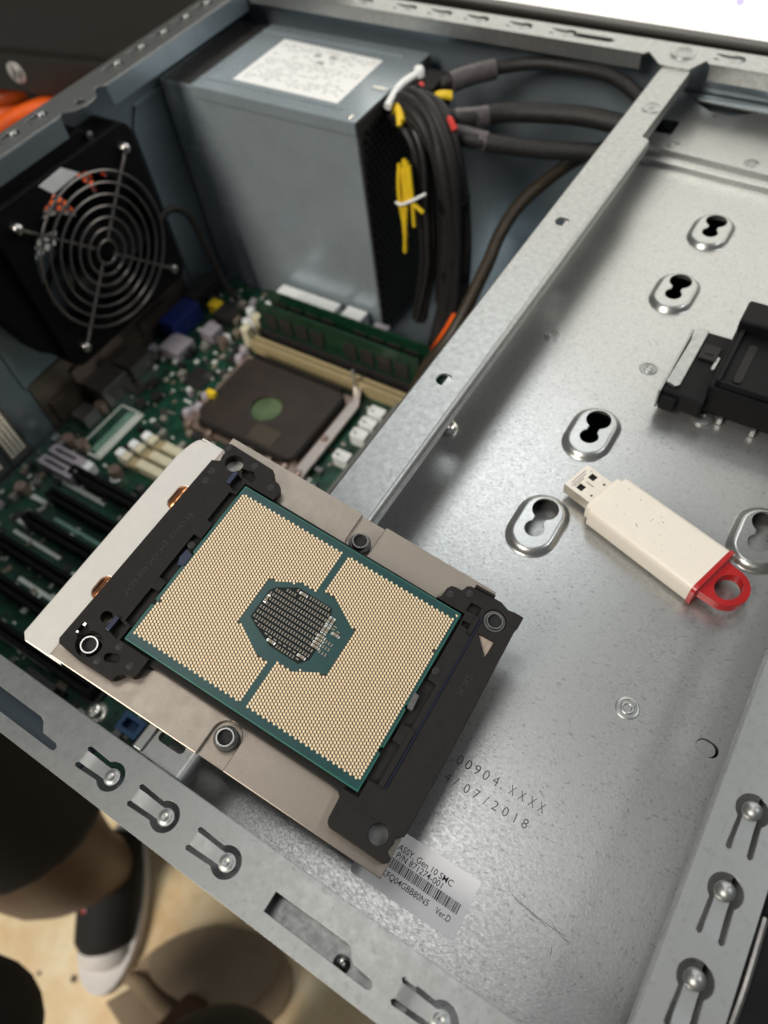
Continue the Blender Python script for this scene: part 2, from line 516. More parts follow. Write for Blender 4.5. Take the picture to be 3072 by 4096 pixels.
# top rim
tt = [-106, -81.7 + 2, 10, -133, -157, -181, -212, 62]
ear = [(X0, Y1), (X0, 355.3), (-35, 355.3), (-33, 358), (-23.6, 347.2), (-8.2, 347.2), (-3.5, 358), (-1.2, 355.3), (X1, 355.3), (X1, Y1)]
mb = MB().prism(ear, RIM - 1.0, RIM, [tab_hole(x, 363.8, 0) for x in tt] + [[(-76, 361), (-56, 361), (-53.5, 363), (-56, 365.4), (-76, 365.4)]])
cpart('top_rim', mb, GALV2, bevel=0.4)
for x in tt:
    cpart('spring_tab', TABF, None, loc=(x, 363.8, RIM))
cpart('top_lip', MB().box(X0 + 21, -36, 355.3, 356.4, RIM - 8, RIM - 0.9).box(-0.5, 113, 355.3, 356.4, RIM - 8, RIM - 0.9), GALV2)
cpart('top_wall', MB().box(X0 + 1, X1, Y1 - 1.1, Y1 - 0.1, -188, RIM - 1.1), WALL)
cpart('rim_cup', MB().lathe([(6.8, 0.0), (6.2, 0.9), (4.9, 1.1), (4.0, 0.2), (3.2, -0.1), (0, -0.1)], seg=24), GALV2, loc=(-16.5, 361.5, RIM + 0.02), smooth=60)
cpart('top_cover_edge', MB().box(X0, 330, 372.0, 375, -188, RIM - 1.5).box(X0, 330, 375.3, 378, -188, RIM - 5), BLACK2)
# rear rim
rt = [161.4 + 2, 184.5, 246, 267.5, 288, 309.5, 330, 118, 98, 53, 33, 6]
earR = [(X0, Y0 + 17), (-301.8, Y0 + 17), (-301.8, 188.6), (-304.6, 190), (-298, 194.7), (-295.7, 200.8), (-296.2, 208.3), (-298, 212.5), (-304.6, 217.6), (-305.5, 221.4), (-301.8, 222.8), (-301.8, 354.4), (X0, 354.4)]
mb = MB().prism(earR, RIM - 1.0, RIM, [tab_hole(-314, y, PI / 2) for y in rt] + [circ(-302.2, 203.6, 3.0)])
cpart('rear_rim', mb, GALV2, bevel=0.4)
for y in rt:
    cpart('spring_tab', TABD, None, loc=(-314, y, RIM), rot=(0, 0, PI / 2))
mb = MB().box(-302.4, -301.3, Y0 + 17, 187, RIM - 12, RIM - 0.9).box(-302.4, -301.3, 224, 354, RIM - 12, RIM - 0.9)
cpart('rear_lip', mb, WALL)
# rear wall with the fan vent, the slot openings and the port opening
def hexgrid(y0, y1, z0, z1, p, r, keep=lambda y, z: True):
    out, k = [], 0
    z = z0
    while z <= z1:
        y = y0 + (p / 2 if k % 2 else 0)
        while y <= y1:
            if keep(y, z):
                out.append(circ(y, z, r, 6, a0=PI / 6, a1=2 * PI + PI / 6))
            y += p
        z += p * 0.866
        k += 1
    return out
vent = hexgrid(124, 220, -131, -31, 5.6, 2.45, lambda y, z: (y - 171) ** 2 + (z + 81) ** 2 < 46 ** 2 and (y - 171) ** 2 + (z + 81) ** 2 > 12 ** 2 and z > -76)
YS = (52.6, 32.3, 12.0, -8.3, -28.6)
slots = [[(y, -174), (y + 14.4, -174), (y + 14.4, -62), (y, -62)] for y in YS]
ports = []
mb = MB().prism([(Y0 + 1, -188), (Y1 - 1, -188), (Y1 - 1, RIM - 1.1), (Y0 + 1, RIM - 1.1)], X0 + 0.1, X0 + 1.0, vent + slots + ports, axes='yz')
cpart('rear_wall', mb, WALL)
for y in YS:
    hs = []
    for a in range(4):
        for c in range(33):
            hs.append(circ(y + 2.3 + a * 3.2, -170 + c * 3.2, 1.45, 8))
    mb = MB().prism([(y - 1.8, -178), (y + 16.2, -178), (y + 16.2, -58), (y - 1.8, -58)], -319.8, -319.0, hs, axes='yz')
    mb.box(-319.8, -308, y - 1.8, y + 16.2, -58.8, -58)
    cpart('slot_cover', mb, DKSTEEL)
mb = MB()
mb.prism([(244, -176), (244, -46), (252, -35), (300, -33), (300, -35), (254, -37), (246.5, -47), (246.5, -176)], -320.8, -319.2, axes='yz')
cpart('recess_edge', mb, WALL)
mb = MB().prism([(88, -140), (92, -136), (92, -40), (80, -28), (74, -28), (88, -42)], -320.8, -319.6, axes='yz')
cpart('recess_edge', mb, WALL)
io = MB().prism([(90, -183), (238, -183), (238, -138), (90, -138)], -320.7, -319.9, [], axes='yz')
io.box(-319.9, -318, 96, 112, -175, -158).box(-319.9, -318, 120, 138, -175, -150).box(-319.9, -318, 184, 216, -172, -158)
cpart('port_shield', io, mat('dark_tinned_steel', (0.16, 0.125, 0.10), 0.4, 0.6, var=0.2, scale=60))
cpart('tray', MB().box(X0 + 1.2, X1 - 1.2, Y0 + 1.1, Y1 - 1.2, -189, -188), WALL)

# cross bar
bar = [(-21.4, -49.6), (-5.9, -49.6), (-5.9, 282.3), (-7.7, 283.2), (-7.7, 346.9), (-21.4, 346.9)]
mb = MB().prism(bar, RIM - 2.0, RIM - 1.05, [circ(-14.2, 210.0, 3.0), circ(-13.6, 108.0, 3.0), pill(-16.0, -43.2, -9.6, -43.2, 1.4)])
def strip(mb, prof, y0, y1):
    v, f = [], []
    for x, z in prof:
        v += [(x, y0, z), (x, y1, z)]
    for i in range(len(prof) - 1):
        f.append((2 * i, 2 * i + 2, 2 * i + 3, 2 * i + 1))
    mb.add(v, f)
BT = RIM - 1.05
prof = [(-5.9, BT)] + [(-5.9 + 2.3 * math.sin(a), BT - 2.3 + 2.3 * math.cos(a)) for a in [PI / 16 * i for i in range(1, 9)]] + [(-3.6, BT - 5.0), (-4.4, BT - 5.0), (-4.4, BT - 2)]
strip(mb, prof, -49.6, 282.3)
prof = [(-21.4, BT)] + [(-21.4 - 1.1 * math.sin(a), BT - 1.1 + 1.1 * math.cos(a)) for a in [PI / 12 * i for i in range(1, 7)]] + [(-22.5, BT - 12)]
strip(mb, prof[::-1], -49.6, 346.9)
strip(mb, [(-7.7, BT), (-7.5, BT - 0.6), (-7.5, BT - 6)], 283.2, 346.9)
cpart('cross_bar', mb, GALV2, smooth=30)
cpart('bar_dimple', MB().lathe([(5.0, 0.02), (4.7, 0.4), (3.9, 0.5), (3.6, 0.2), (1.3, 0.1), (1.1, 0.4), (0, 0.45)], seg=24), GALV2, loc=(-12.5, 308.3, BT), smooth=60)
cpart('bar_fold', MB().box(-21.2, -18.5, -49.4, -33, BT + 0.02, BT + 1.2), GALV2, bevel=0.3)

# drive cage panel with its key-hole bosses
PZ = -33.0  # panel positions below were scaled about the camera onto this lower plane
def keyhole(cx, cy, n=18):
    big, small, d = 4.7, 3.5, 9.0
    hw = 2.1
    a = math.asin(hw / big); b = math.asin(hw / small)
    p = circ(cx, cy, big, n, a0=-PI / 2 + a, a1=1.5 * PI - a)
    p += circ(cx, cy - d, small, n - 4, a0=PI / 2 + b, a1=2.5 * PI - b)
    return p
bosses = [(37.0, 270.1), (37.0, 223.7), (37.1, 135.4), (37.1, 88.9), (103.5, 118.0), (103.5, 252.4), (103.5, 206.0)]
def seat(cx, cy, r=8.0):
    return pill(cx, cy - 10.4, cx, cy - 1.6, r, 12)
riv = [(1.8, 171.8), (43.3, 171.0), (88.0, 36.8)]
oval = pill(110.6, 37.0, 112.4, 36.8, 2.35)
PL, PR = -26.0, 128.0
mb = MB().prism([(PL, -64), (PR, -64), (PR, 300.0), (40, 302.8), (PL, 306.5)], PZ - 1.0, PZ, [seat(*b) for b in bosses] + [circ(x, y, 1.0, 12) for x, y in riv] + [oval])
cpart('drive_cage_panel', mb, GALV)
def boss_mesh():
    mb = MB()
    N = 12
    def lp(r, z):
        return [(x, y, z) for x, y in pill(0, -10.4, 0, -1.6, r, N)]
    levels = [(9.4, 0.02), (9.0, 0.18), (8.6, 0.65), (8.1, 1.35), (7.5, 1.95), (6.9, 2.27), (6.4, 2.35)]
    v, f = [], []
    for r, z in levels:
        v += lp(r, z)
    n = 2 * N
    for k in range(len(levels) - 1):
        for i in range(n):
            j = (i + 1) % n
            f.append((k * n + i, k * n + j, (k + 1) * n + j, (k + 1) * n + i))
    mb.add(v, f)
    mb.prism(pill(0, -10.4, 0, -1.6, 6.4, N), 1.55, 2.35, [keyhole(0, 0)])
    return mb
bm_ = boss_mesh().mesh('keyhole_boss', mat('pressed_zinc', (0.40, 0.41, 0.405), 0.30, 0.85, var=0.12, scale=500, bump=0.04, bscale=900), 70)
for x, y in bosses:
    cpart('keyhole_boss', bm_, None, loc=(x, y, PZ))
# a drive tray below the panel, seen pale through the nearer key-holes
cpart('drive_cage_back', MB().box(-20, 112, -49, 128, -38.5, -37.5), GALV2)
cpart('cage_dark_sheet', MB().box(-20, 112, 290, 366, -60, -59), BLACK2)  # black sheet added so the opening above it looks dark
cpart('drive_cage_side', MB().box(PL, PL + 1, -49.4, 368, -187.9, PZ - 1.1), WALL)
rv = MB().lathe([(3.6, 0.02), (3.3, 0.22), (2.75, 0.30), (2.55, -0.25), (2.25, -0.30), (2.0, 0.25), (1.5, 0.35), (1.15, 0.2), (0.95, -0.6)], seg=24)
rv.lathe([(0.98, -0.5), (0.0, -0.5)], seg=16, mi=1)
rv = rv.mesh('rivet', [GALV2, HOLE], 60)
for x, y in riv:
    cpart('rivet', rv, None, loc=(x, y, PZ))
cpart('guide_disc', MB().prism(pill(110.5, 36.8, 111.8, 36.65, 2.2), PZ - 1.0, PZ - 0.35), GALV2, bevel=0.2)
cpart('screw', MB().lathe([(3.6, 0), (3.6, 1.2), (2.9, 2.4), (1.4, 3.0), (0, 3.0)], seg=18), SCREWW, loc=(-12.2, 107.5, PZ), smooth=60)
# stepped raised end of the panel
mb = MB()
def quad(a, b, c, d):
    mb.add([a, b, c, d], [(0, 1, 2, 3)])
lines = [((306.5, 302.8, 300.0), -33.0), ((307.0, 303.3, 300.4), -30.4), ((312.6, 308.4, 302.6), -30.3), ((313.2, 309.0, 303.2), -27.4)]
for (ya, za), (yb, zb) in zip(lines[:-1], lines[1:]):
    quad((PL, ya[0], za), (40, ya[1], za), (40, yb[1], zb), (PL, yb[0], zb))
    quad((40, ya[1], za), (PR, ya[2], za), (PR, yb[2], zb), (40, yb[1], zb))
cpart('panel_step', mb, GALV)
mb = MB().prism([(PL, 313.2), (40, 309.0), (PR, 303.2), (PR, 368), (PL, 368)], -28.4, -27.4,
                [rrect(-14.5, -5.0, 325.5, 338.5, 1.2), [(-8, 362.5), (28, 361), (17, 353), (5, 353.5)], circ(8.7, 350, 0.9, 10), circ(38, 313.0, 1.2, 10)])
cpart('raised_panel', mb, GALV)
cpart('panel_rib', MB().box(-9, 42, 363.4, 364.4, -27.35, -26.2), WALL)
cpart('rivet', rv, None, loc=(-0.5, 316.8, -27.4))
cpart('rivet', rv, None, loc=(38.0, 315.0, -27.4))
# stamped lettering
mb = MB()
TX = [('.', 51.0), ('0', 53.0), ('0', 55.8), ('9', 58.6), ('0', 61.5), ('4', 64.6), ('.', 66.7), ('X', 69.8), ('X', 72.8), ('X', 75.9), ('X', 78.8)]
for c, x in TX:
    wd = 0.45 if c == '.' else 1.75
    put_text(mb, c, x - wd / 2 - 0.3, -2.95, wd, 2.8, PZ + 0.05, 0.0, -0.006)
for c, x in [('4', 52.3), ('/', 54.9), ('0', 58.5), ('7', 61.6), ('/', 64.7), ('2', 67.5), ('0', 70.7), ('1', 73.5), ('8', 76.7)]:
    if c == '1':
        mb.add([(x - 0.05, -9.0, PZ + 0.05), (x + 0.25, -9.0, PZ + 0.05), (x + 0.05, -6.4, PZ + 0.05), (x - 0.25, -6.4, PZ + 0.05)], [(0, 1, 2, 3)])
        continue
    wd = {'/': 1.1}.get(c, 1.6)
    put_text(mb, c, x - wd / 2 - 0.3, -9.0, wd, 2.65, PZ + 0.05, 0.0, -0.006)
cpart('stamped_lettering', mb, STAMP)
# part-number sticker
sa = math.radians(-1.5)
st = cpart('part_sticker', MB().prism(rrect(40.9, 73.1, -42.9, -26.8, 1.0), 0.02, 0.12), PAPER, loc=(0, 0, PZ))
mb = MB()
put_text(mb, 'ASSY, Gen 10 SMC', 49.4, -31.45, 17.3, 1.62, 0.16, math.radians(-2.0), 0.004)
put_text(mb, 'P/N 871274-001', 50.1, -33.55, 14.4, 1.62, 0.16, math.radians(-1.2), 0.004)
put_text(mb, 'KFQ04GBB80N5', 48.9, -39.15, 14.6, 1.62, 0.16, math.radians(-1.2), 0.004)
put_text(mb, 'Ver.D', 65.8, -39.65, 4.4, 1.62, 0.16, math.radians(-1.2), 0.004)
obj('lettering', mb, INK, st)
mb = MB()
rnd = random.Random(4)
x = 49.0
while x < 70.8:
    wb = rnd.choice((0.13, 0.13, 0.13, 0.26, 0.26, 0.4))
    mb.box(x, min(x + wb, 71), -36.85 - 0.02 * (x - 60), -34.1 - 0.02 * (x - 60), 0.14, 0.16)
    x += wb + rnd.choice((0.13, 0.13, 0.2, 0.26))
bc = obj('barcode', mb, INK, st)
bc['kind'] = 'stuff'
# scratches on the panel
mb = MB()
for pts in ([(81, -25.5), (86, -26.4), (91, -27.0), (97, -27.1)], [(82, -26.1), (87, -26.8), (92, -27.6)], [(93, -26.3), (96, -27.6), (98.5, -27.8)], [(95, -31), (95.6, -33)]):
    mb.tube([(a, b + 0.3, PZ + 0.01) for a, b in pts], 0.07, seg=4, steps=4)
cpart('scratch', mb, STAMP)
# front bezel
mb = MB().prism(rrect(131.4, 182, -75, 380, 8), -190, -12).box(130.2, 131.4, -65, 369, -180, -14)
cpart('front_bezel', mb, BLACK2, bevel=1.5)
cpart('bezel_trim', MB().tube([(132.0, -3, -10.5), (132.2, -18, -10.6), (132.0, -30, -12)], 0.9, seg=8, steps=5), DKSTEEL, smooth=True)

# ------------------------------------------------------------------ drive latch
la = thing('drive_latch', 'black plastic drive latch with a pale metal edge strip on the cage panel', 'latch', (80, 170, -33))
O = Vector((80, 170, -33))
def lp(name, mb, m, **k):
    return obj(name, mb, m, la, loc=-O, **k)
lp('latch_base', MB().prism([(53.4, 151.5), (69, 150.5), (69, 188), (54.6, 188)], -29, -21.5).box(53.8, 60, 148.8, 152, -29, -23), BLACK2, bevel=0.8)
lp('edge_strip', MB().prism([(53.6, 155), (57.4, 154), (58.6, 155.5), (58.8, 187.5), (54.6, 187.5)], -21.4, -20.3).box(52.6, 53.5, 149.5, 186.5, -29.5, -20.6), GALV2, bevel=0.4)
lp('latch_body', MB().prism([(68, 156), (118, 155), (118, 201), (67.5, 201)], -30.5, -17.5).box(67.6, 118, 188, 201, -17.5, -12.5), BLACK2, bevel=0.9)
lp('hook_plate', MB().box(59.5, 66, 172, 180, -21.5, -20.4).box(61, 64.2, 174.8, 175.8, -20.4, -20.1), BLACK, bevel=0.3)
r0 = lp('rib', MB().prism(pill(76, 163, 76, 181, 1.6), -17.7, -17.0), BLACK, bevel=0.3)
for x in (90, 104):
    dup(r0, la, Vector((x - 76, 0, 0)) - O)
lp('pin', MB().prism(pill(66.2, 168.5, 66.4, 174.5, 0.6), -21.5, -20.6), GALV2, bevel=0.2)
lp('screw', MB().lathe([(3.8, -0.1), (3.7, 0.8), (2.6, 1.2), (1.4, 1.2), (1.3, 0.3), (0, 0.2)], c=(70.2, 155.0, -32.9), seg=20), GALV2, smooth=60)
lp('foot', MB().box(75, 77, 154.5, 158, -33, -30), GALV2, bevel=0.4)
lp('foot', MB().box(87, 89, 154.0, 158, -33, -30), GALV2, bevel=0.4)
lp('recess_wall', MB().box(69.5, 71, 157.5, 187, -17.6, -14.8).box(71, 118, 157, 158.2, -17.6, -14.8), BLACK2, bevel=0.4)

# ------------------------------------------------------------------ heat sink, carrier, processor (one tilted stack)
ROT = Matrix(((0.97323, -0.0086, 0.22967), (0.01913, 0.99886, -0.04366), (-0.22904, 0.04688, 0.97229))).to_euler()
hs = thing('heatsink', 'upturned heatsink with a tan nickel base and white aluminium end plate', 'heatsink', (0, 0, 0), ROT)
UH = circ(0.5, 32.6, 4.3, 14, a0=PI, a1=2 * PI)
base = [(-54.2, -42.4), (-4.0, -42.3)] + circ(0.3, -34.6, 4.3, 14, a0=PI, a1=0) + [(4.6, -42.2), (54.0, -42.4), (53.8, -31.4), (52.6, -31.0), (52.6, 36.6), (43.8, 36.8), (43.8, 41.8), (4.8, 42.0)] + UH[::-1] + [(-3.9, 42.0), (-53.4, 42.0)]
obj('base_plate', MB().prism(base, -8.2, -5.0), NICKEL, hs, bevel=0.25)
obj('nut_pocket', MB().box(-4.6, 5.4, 27.5, 41.7, -7.6, -6.4), NICKEL, hs)
obj('nut_pocket', MB().box(-4.8, 5.2, -42.1, -29.5, -7.6, -6.4), NICKEL, hs)
nut_prof = [(1.95, -7.0), (1.95, 0.25), (2.1, 0.5), (2.45, 0.5), (2.62, 0.25), (2.62, -7.0)]
def nut(c, parent, top, inner=1.75):
    k = top - 0.5
    pr = [(r, h + k if h > -5 else h) for r, h in nut_prof]
    n = obj('nut', MB().ring(pr, (c[0], c[1], 0), 28).lathe([(1.94, top - 1.2), (1.5, top - 3.2), (0, top - 3.2)], (c[0], c[1], 0), 16, mi=1), [SHINY, HOLE], parent, smooth=40)
    for i in range(3):
        obj('thread', MB().ring([(1.96, top - 1.5 - 0.5 * i), (1.72, top - 1.35 - 0.5 * i), (1.96, top - 1.2 - 0.5 * i)], (c[0], c[1], 0), 20), MOULD, n, smooth=60)
    return n
def washer(c, parent, top, r1=2.66, r2=3.45):
    return obj('washer', MB().ring([(r1, -6.4), (r1, top), (r2 - 0.3, top), (r2, top - 0.4), (r2, -6.4)], (c[0], c[1], 0), 28), WASHER, parent, smooth=40)
for c in ((0.9, 32.6), (0.7, -35.0)):
    nut(c, hs, -1.6)
    washer(c, hs, -3.6)
endp = [(-65.0, -41.0), (-63.0, -42.9), (-50, -42.9), (-50, 37.6), (-62.4, 36.2), (-63.7, 33.6), (-64.9, 28.2)]
cuts = [pill(-54.9, 13.9, -54.9, 18.0, 2.3), pill(-55.1, -20.8, -55.1, -17.8, 2.3)]
obj('end_plate', MB().prism(endp, -7.4, -6.0, cuts), ALU, hs, bevel=0.35)
obj('end_flange', MB().box(-65.0, -64.2, -40.5, 28, -20, -7.2).box(-62, -52, 36.6, 37.4, -20, -6.4), ALU, hs, bevel=0.2)
for y0, y1 in ((12.2, 19.8), (-22.6, -16.0)):
    obj('heat_pipe', MB().tube([(-57.3, y0, -11), (-55.0, y0 + 0.8, -7.4), (-54.6, (y0 + y1) / 2, -6.7), (-55.0, y1 - 0.8, -7.4), (-57.3, y1, -11)], 1.9, seg=12, steps=6), COPPER, hs, smooth=True)
fin0 = obj('fin', MB().box(-64.6, -25.0, -41.6, 36.4, -0.3, 0.0), FINMAT, hs, loc=(0, 0, -9.0))
for i in range(1, 14):
    dup(fin0, hs, (0, 0, -9.0 - 2.3 * i))
for y in (-18.5, 15.5):
    obj('pipe_leg', MB().tube([(-55, y, -8.5), (-55, y, -40)], 3.0, seg=14, steps=1), COPPER, hs, smooth=40)
obj('base_block', MB().box(-53, 44, -41.0, 41.0, -9.4, -8.2), FINMAT, hs)

ca = thing('processor_carrier', 'black plastic processor carrier frame clipped onto the tan heatsink base', 'processor carrier', (0, 0, 0), ROT)
outer = [(-50.3, 38.2), (-34.4, 37.7), (-33.0, 36.7), (-32.7, 35.0), (-30.0, 34.6), (-28.8, 33.8), (-28.4, 32.6), (-28.4, 31.2), (-27.6, 30.2), (-25.5, 29.9),
         (25.9, 29.7), (29.3, 29.6), (30.3, 30.4), (30.6, 33.4), (31.4, 34.8), (32.7, 35.1), (34.6, 35.2), (35.0, 35.9), (35.4, 37.2), (36.2, 37.7), (43.8, 38.2),
         (46.6, 38.2), (49.2, 37.2), (51.1, 37.6), (54.1, 37.6), (54.1, 34.0), (53.7, 32.5), (54.0, 5.6), (54.0, -28.2), (53.9, -31.2), (51.9, -32.4), (52.4, -33.9),
         (51.9, -36.2), (53.5, -37.1), (53.4, -38.5), (52.5, -39.2), (36.2, -39.1), (35.2, -38.4), (34.9, -37.3), (34.6, -31.6), (33.3, -30.6), (30.7, -30.3),
         (-25.2, -30.2), (-27.8, -30.4), (-28.8, -31.2), (-28.9, -34.4), (-29.6, -35.4), (-32.0, -36.0), (-33.2, -37.2), (-33.7, -38.6), (-34.7, -39.2), (-44.8, -39.4),
         (-52.2, -38.6), (-53.1, -37.4), (-52.9, -24.0), (-52.5, 12.0), (-52.4, 18.3), (-52.2, 30.2), (-49.9, 31.4), (-50.5, 33.8), (-50.0, 35.1), (-51.5, 35.4), (-52.3, 36.2), (-51.6, 37.7)]
hUL, hBL, hTR, hBR = circ(-45.7, 33.0, 2.9), circ(-45.3, -34.5, 3.6, 22), circ(47.3, 32.0, 3.5), circ(48.0, -34.0, 2.7)
pin = circ(-46.3, -26.0, 1.75)
tri = [(45.1, 26.2), (50.1, 26.4), (49.9, 21.0)]
window = [(-36.4, -26.6), (36.8, -26.6), (36.8, 26.6), (-36.4, 26.6)]
obj('frame', MB().prism(outer, -4.6, -2.4, [window, hUL, hBL, hTR, hBR, pin, tri]), BLACK, ca, bevel=0.3)
lt = [(-50.3, 38.2), (-34.4, 37.7), (-33.0, 36.7), (-32.7, 35.0), (-30.0, 34.6), (-28.8, 33.8), (-28.4, 32.6), (-28.4, 29.2), (-38.8, 29.2), (-38.8, 24.6), (-41.0, 24.2), (-41.0, 13.0), (-38.8, 12.6),
      (-38.8, 7.2), (-41.5, 7.2), (-41.6, -8.8), (-38.8, -9.2), (-38.8, -12.4), (-41.4, -12.6), (-41.4, -24.0), (-39.0, -24.6), (-39.0, -29.2), (-28.9, -29.2), (-28.9, -34.4), (-29.6, -35.4), (-32.0, -36.0),
      (-33.2, -37.2), (-33.7, -38.6), (-34.7, -39.2), (-44.8, -39.4), (-52.2, -38.6), (-53.1, -37.4), (-52.9, -24.0), (-52.5, 12.0), (-52.4, 18.3), (-52.2, 30.2), (-49.9, 31.4),
      (-50.5, 33.8), (-50.0, 35.1), (-51.5, 35.4), (-52.3, 36.2), (-51.6, 37.7)]
ucut = [(-50.6, -30.6), (-49.4, -30.2), (-47.6, -31.6)] + circ(-45.3, -34.5, 3.75, 16, a0=PI * 0.70, a1=-PI * 0.98) + [(-50.6, -33.6)]
hexr = [(-42.8, 32.8), (-38.9, 33.9), (-37.0, 32.3), (-37.2, 30.4), (-40.9, 30.4)]
blue1 = [(-42.3, 30.4), (-40.2, 29.9), (-39.0, 26.0), (-40.2, 24.9), (-42.3, 26.0)]
obj('left_beam', MB().prism(lt, -2.38, -0.7, [hUL, ucut, pin, hexr, blue1, [(-42.7, -24.6), (-40.0, -25.2), (-40.0, -29.6), (-42.7, -28.8)], pill(-38.4, -34.6, -36.6, -33.8, 1.3)]), BLACK, ca, bevel=0.25)
rtp = [(29.3, 29.2), (30.3, 30.4), (30.6, 33.4), (31.4, 34.8), (32.7, 35.1), (34.6, 35.2), (35.0, 35.9), (35.4, 37.2), (36.2, 37.7), (43.8, 38.2), (46.6, 38.2), (49.2, 37.2), (51.1, 37.6), (54.1, 37.6), (54.1, 34.0),
       (53.7, 32.5), (54.0, 5.6), (54.0, -28.2), (53.9, -31.2), (51.9, -32.4), (52.4, -33.9), (51.9, -36.2), (53.5, -37.1), (53.4, -38.5), (52.5, -39.2), (36.2, -39.1), (35.2, -38.4), (34.9, -37.3), (34.6, -31.6),
       (34.0, -29.4), (38.8, -29.2), (38.8, -24.2), (41.6, -23.9), (41.6, -12.4), (38.9, -12.3), (38.9, -7.2), (41.7, -6.9), (41.8, 6.9), (38.9, 7.1), (38.9, 29.2)]
slotR = [(39.0, 33.4), (42.2, 33.5), (42.4, 30.6), (38.7, 30.4)]
obj('right_beam', MB().prism(rtp, -2.38, -0.9, [hTR, hBR, tri, slotR, [(38.9 + 0.6, 27.4), (42.6, 27.4), (42.6, 25.6), (39.5, 25.6)]]), BLACK, ca, bevel=0.25)
obj('hole_insert', MB().prism([(45.2, 26.1), (50.0, 26.3), (49.8, 21.2)], -2.6, -1.5).box(48.1, 48.3, 22.6, 26.2, -1.5, -1.3), mat('tan_insert', (0.36, 0.29, 0.23), 0.5, 0.3, var=0.2), ca)  # insert added near the surface so the hole keeps the base plate's tone
obj('edge_rib', MB().box(43.4, 44.1, -24.0, 30.4, -0.95, -0.55), mat('dark_rib', (0.006, 0.008, 0.020), 0.5, spec=0.2), ca, bevel=0.1)
obj('rib_block', MB().box(41.6, 43.3, -24.0, -7.2, -0.95, -0.4), BLACK, ca, bevel=0.15)
obj('rib_block', MB().box(41.8, 43.3, 24.6, 30.3, -0.95, -0.3), BLACK, ca, bevel=0.15)
obj('top_tab', MB().prism([(37.5, 38.0), (44, 38.3), (44, 39.0), (37.5, 38.9)], -3.0, -0.3), BLACK, ca, bevel=0.15)
obj('release_tab', MB().box(-43.8, -42.4, 26.2, 30.6, -2.4, 0.1), NAVY, ca, bevel=0.15)
obj('release_tab', MB().box(-44.2, -42.8, -28.9, -24.4, -2.4, 0.1), NAVY, ca, bevel=0.15)
obj('clip', MB().prism([(-39.9, 2.0), (-37.4, 1.4), (-37.4, -2.6), (-39.2, -3.4), (-40.2, -1.0)], -2.4, 0.35), NAVY, ca, bevel=0.15)
obj('clip', MB().prism([(37.6, 1.7), (39.3, 1.5), (39.7, -3.0), (38.0, -3.1)], -2.4, 0.35), WASHER, ca, bevel=0.15)
bump = MB().lathe([(1.15, 0), (1.15, 0.12), (1.0, 0.2), (0, 0.2)], seg=16).mesh('ejector_mark', MOULD, 50)
for c in ((-50.0, 27.1), (-50.5, 36.6), (-40.0, 35.7), (-31.5, 32.3), (-40.4, -36.8), (-32.1, -33.3), (-38.0, -30.6), (32.4, 32.1), (37.1, 35.3), (39.9, 10.1), (-40.0, 4.0), (-49.6, 23.4)):
    obj('ejector_mark', bump, None, ca, loc=(c[0], c[1], -0.85))
for c, top in (((-45.2, -34.6), -0.9), ((47.3, 32.0), -0.6)):
    nut(c, ca, top)
washer((47.3, 32.0), ca, -1.3)
washer((-45.2, -34.6), ca, -4.2)
mb = MB()
put_text(mb, 'from processor', -47.1, 12.2, 31.0, 2.1, -0.66, -PI / 2, -0.006)
put_text(mb, 'SKX', 47.6, 14.5, 7.0, 2.0, -0.86, -PI / 2, -0.006)
put_text(mb, 'MADE', 46.9, -8.0, 1.0, 0.9, -0.86, -PI / 2, -0.006) if False else None
obj('moulded_lettering', mb, MOULD, ca)
obj('mounting_plate', MB().prism(circ(-45.7, 33.0, 3.1), -4.95, -4.75), ALU, ca)
obj('mounting_plate', MB().prism(circ(48.0, -34.0, 2.9), -4.95, -4.75), DKSTEEL, ca)
obj('spring_clip', MB().box(-50.2, -49.4, -31.3, -30.4, -2.4, -0.4).box(-50.4, -49.8, -33.8, -33.2, -2.4, -0.4), SCREWW, ca)

cp = thing('processor', 'server processor lying contacts up with gold contact fields round a teal centre', 'processor', (0, 0, 0), ROT)
def nib(x, y, r, right):
    return circ(x, y, r, 8, a0=PI / 2 if right else -PI / 2, a1=1.5 * PI if right else PI / 2)
sub = [(-38, -28.25), (38, -28.25)] + nib(38.05, -16.2, 0.95, True)[::-1] + nib(38.05, -2.9, 0.7, True)[::-1] + [(38, 28.25), (-38, 28.25)] + nib(-38.05, 1.6, 0.7, False)[::-1] + nib(-38.05, -15.6, 0.95, False)[::-1]
obj('substrate', MB().prism(sub, -1.65, -0.06), SUBEDGE, cp, bevel=0.12)
obj('solder_mask', MB().prism([(x * 0.991, y * 0.989) for x, y in sub], -0.059, 0.0), SUBSTRATE, cp)
obj('heat_spreader', MB().box(-34, 34, -25, 25, -4.6, -1.7), NICKEL, cp)
def in_void(u, v):
    if u > 0:
        u, v = -u, -v
    if u < -14.9 + 0.01:
        return False
    top = min(11.9, 7.1 + (u + 14.5) * 0.53)
    if u > -6.4:
        top = min(top, 11.6)
    bot = max(-12.75, -7.6 - (u + 14.5) * 0.53)
    return bot < v < top
pads = []
for side in (1, -1):
    for i in range(42):
        u = -36.6 + 0.8585 * i
        for k in range(52):
            v = (25.0 if i % 2 == 0 else 25.495) - 0.9906 * k
            if in_void(u, v):
                continue
            if u < -35.9 and k in (40,):
                continue
            pads.append((side * u, side * v, side))
